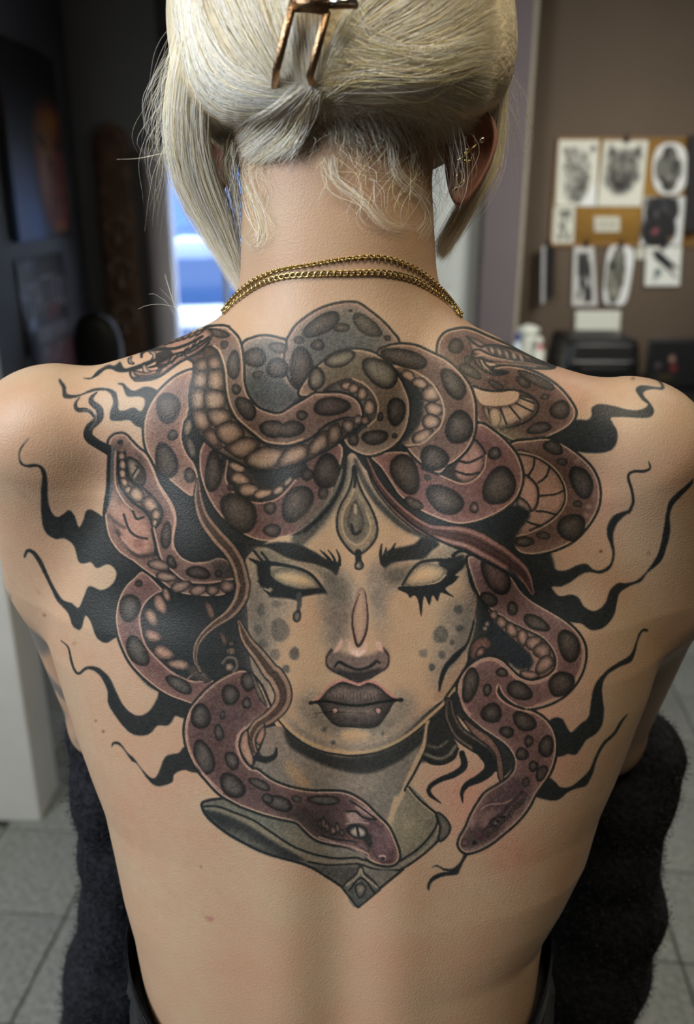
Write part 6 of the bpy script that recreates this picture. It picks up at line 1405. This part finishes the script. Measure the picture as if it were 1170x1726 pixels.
for zz, rr in ((bt-.42, .030), (bt-.60, .036), (bt-.80, .040)):
    P = np.array([(cxb+math.cos(a)*hwb*.62, YB-.052, zz+math.sin(a)*rr*1.6) for a in np.linspace(math.pi*.05, math.pi*.95, 16)]); tube('carved_brow', P, .010, M_WOODL, tb, 8)
    for s in (-1, 1): lathe('carved_eye', [(0, -.016), (.012, -.011), (.016, 0), (.012, .011), (0, .016)], (cxb+s*hwb*.42, YB-.048, zz-.005), M_WOODL, tb, 12)
    V, F = tube_vf(np.array([(cxb, YB-.05, zz+.02), (cxb, YB-.062, zz-.05), (cxb, YB-.05, zz-.075)]), [.008, .016, .012], 8); np_mesh('carved_nose', V, F, M_WOODL, tb)
# black chair standing in the corner
M_BLK = mat('black_leatherette', (.06, .06, .07), .5, bump=.2, bscale=120); M_BLKP = mat('black_plastic', (.05, .05, .055), .4)
yc = 2.75; c0 = at(160, 560, yc); ztop = at(158, 526, yc)[2]; hw = (at(182, 560, yc)[0]-at(138, 560, yc)[0])/2+.05
ch = empty('office_chair', (c0[0], yc, 0), 'black office chair with rounded back against the dark wall', 'chair')
def brest(u, v):
    th = u*2*np.pi; z = .55+(ztop-.55)*v; w_ = hw*np.sqrt(np.clip(1-np.clip((v-.72)/.28, 0, 1)**2.2, 0, 1))*(.8+.2*v)
    return np.stack([c0[0]+w_*np.sign(np.cos(th))*np.abs(np.cos(th))**.6, yc+.035*np.sin(th)*np.sqrt(np.clip(1-v**8, 0, 1))+.02*np.cos(th)**2, z], -1)
V, F = grid_vf(brest, 32, 26, True); np_mesh('backrest', V, F, M_BLK, ch)
def cseat(u, v):
    th = u*2*np.pi; a = (v-.5)*np.pi; return np.stack([c0[0]+.19*np.cos(a)**.4*np.sign(np.cos(th))*np.abs(np.cos(th))**.6, yc+.20+.19*np.cos(a)**.4*np.sign(np.sin(th))*np.abs(np.sin(th))**.6, .47+.04*np.sin(a)], -1)
V, F = grid_vf(cseat, 32, 12, True); np_mesh('seat', V, F, M_BLK, ch)
tube('back_stem', spline3([(c0[0], yc+.03, .60), (c0[0], yc+.01, .48), (c0[0], yc+.16, .43)], 12), .018, M_BLKP, ch); tube('column', np.array([(c0[0], yc+.2, .44), (c0[0], yc+.2, .09)]), .025, M_STEEL, ch, 12)
for k in range(5):
    a = k*2*math.pi/5+.3; e = np.array([c0[0]+.16*math.cos(a), yc+.2+.16*math.sin(a), .06]); tube('foot', np.array([(c0[0], yc+.2, .10), e]), [.022, .016], M_BLKP, ch)
    lathe('castor', [(0, -.025), (.018, -.022), (.025, 0), (.018, .022), (0, .025)], e-np.array([0, 0, .034]), M_BLKP, ch, 12)

# ---------------------------------------------------------------- desk by the brown wall and what stands on it
M_DESK = mat('dark_desk_laminate', (.13, .12, .115), .5, noise=.1, nscale=20)
DZ = .76; dx0, dx1 = at(862, 600, 2.95)[0], 2.2
dk = empty('work_desk', ((dx0+dx1)/2, 3.0, 0), 'dark desk against the brown wall, mostly hidden behind the shoulder', 'desk')
box('desk_top', (dx0, dx1, 2.62, 3.19, DZ-.03, DZ), M_DESK, dk, .004)
for xx in (dx0+.04, dx1-.04):
    for yy in (2.66, 3.15): box('leg', (xx-.02, xx+.02, yy-.02, yy+.02, 0, DZ-.03), M_DESK, dk)
M_BOT = mat('white_bottle_plastic', (.86, .87, .82), .35, noise=.03); M_BOTC = mat('clear_bottle_plastic', (.80, .86, .90), .15); M_BLUE = mat('blue_cap_plastic', (.12, .22, .52), .35); M_RED = mat('red_label_print', (.85, .12, .22), .5); M_LAB = mat('pale_label_paper', (.90, .90, .86), .6)
def zat(py, Y): return at(900, py, Y)[2]
def bottle(label, px, top, rad, Y, capm, neck=.45, capcol=None, bodym=M_BOT, base=DZ, squeeze=True):
    c = at(px, 600, Y); h = zat(top, Y)-base; e = empty('bottle', (c[0], Y, base), label, 'bottle', 'bottles at the end of the desk'); o = (c[0], Y, base)
    lathe('bottle_body', [(0, 0), (rad*.95, .001), (rad, .006), (rad, h*.62), (rad*.96, h*.70), (rad*neck, h*.80), (rad*neck, h*.84), (0, h*.84)], o, bodym, e, 28)
    lathe('cap', [(0, h*.84), (rad*neck*1.15, h*.84), (rad*neck*1.15, h*.93), (rad*neck*.5, h*.98), (0, h)], o, capm, e, 20)
    lathe('label', [(rad*1.01, h*.15), (rad*1.01, h*.55)], o, M_LAB, e, 28)
    return e, o, h
e1, o1, h1 = bottle('large white bottle with a pale round lid, tallest at the desk end', 888, 546, .042, 3.02, M_BOT, .92)
e2, o2, h2 = bottle('white bottle with a small red mark, right of the large white bottle', 907, 566, .026, 2.95, M_BOT, .5)
V, F = torus_vf(.010, .0028, 16, 6); rm = np_mesh('red_mark', V, F, M_RED, None); rm.parent = e2; rm.rotation_euler = (math.radians(90), 0, 0); rm.location = (0, -.024, h2*.78)
bottle('clear bottle with a blue cap, left of the large white bottle', 871, 560, .020, 2.93, M_BLUE, .55, bodym=M_BOTC)
# printer
M_PRN = mat('black_printer_plastic', (.055, .057, .062), .35, noise=.1, nscale=60)
pa, pb2 = at(952, 600, 2.78), at(1082, 600, 2.78); pz = zat(577, 2.78)
pr = empty('printer', ((pa[0]+pb2[0])/2, 2.9, DZ), 'low black printer on the desk under the blank sheet', 'printer')
def prn(u, v):
    th = u*2*np.pi; prof = np.interp(v, [0, .02, .55, .62, .92, 1], [.0, 1, 1, .985, .93, .0]); zz = np.interp(v, [0, .02, .55, .62, .92, 1], [0, 0, .62, .64, 1, 1])
    return np.stack([(pa[0]+pb2[0])/2+(pb2[0]-pa[0])/2*prof*np.sign(np.cos(th))*np.abs(np.cos(th))**.22, 2.93+.17*prof*np.sign(np.sin(th))*np.abs(np.sin(th))**.22, DZ+(pz-DZ)*zz], -1)
V, F = grid_vf(prn, 64, 30, True); np_mesh('printer_body', V, F, M_PRN, pr)
box('paper_tray', (pa[0]+.05, pb2[0]-.05, 2.70, 2.77, DZ+.012, DZ+.03), M_PRN, pr, .003); box('lid', (pa[0]+.02, pb2[0]-.02, 2.80, 3.06, pz-.004, pz+.008), M_PRN, pr, .004); box('control_strip', (pa[0]+.06, pb2[0]-.06, 2.752, 2.762, DZ+(pz-DZ)*.42, DZ+(pz-DZ)*.55), M_BLK, pr, .002)
# open laptop
ma = at(1096, 570, 2.8); mw = .34; mz1 = ma[2]; mz0 = DZ+.014
mo = empty('laptop', (ma[0]+mw/2, 2.8, DZ), 'open black laptop cut off at the right edge, behind the shoulder', 'laptop')
box('screen_lid', (ma[0], ma[0]+mw, 2.80, 2.812, mz0, mz1), M_BLKP, mo, .003)
S = Sheet(60, 40, (.04, .042, .05)); S.el(.26, .40, .05, .12, (.55, .42, .36), .9, .6); S.el(.29, .60, .07, .14, (.40, .12, .12), .8, .6); S.el(.10, .55, .06, .12, (.30, .26, .26), .8, .7); S.el(.2, .80, .18, .10, (.24, .20, .08), .7, .7); S.el(.7, .5, .2, .3, (.16, .14, .14), .8, .6)
so = sheet('screen', [(ma[0]+.010, 2.798, mz1-.010), (ma[0]+mw-.010, 2.798, mz1-.010), (ma[0]+mw-.010, 2.798, mz0+.01), (ma[0]+.010, 2.798, mz0+.01)], S, M_PRINT, None, None, thick=.001)
so.location = so.location-mo.location; so.parent = mo
box('keyboard_base', (ma[0], ma[0]+mw, 2.655, 2.815, DZ+.001, DZ+.014), M_BLKP, mo, .003)
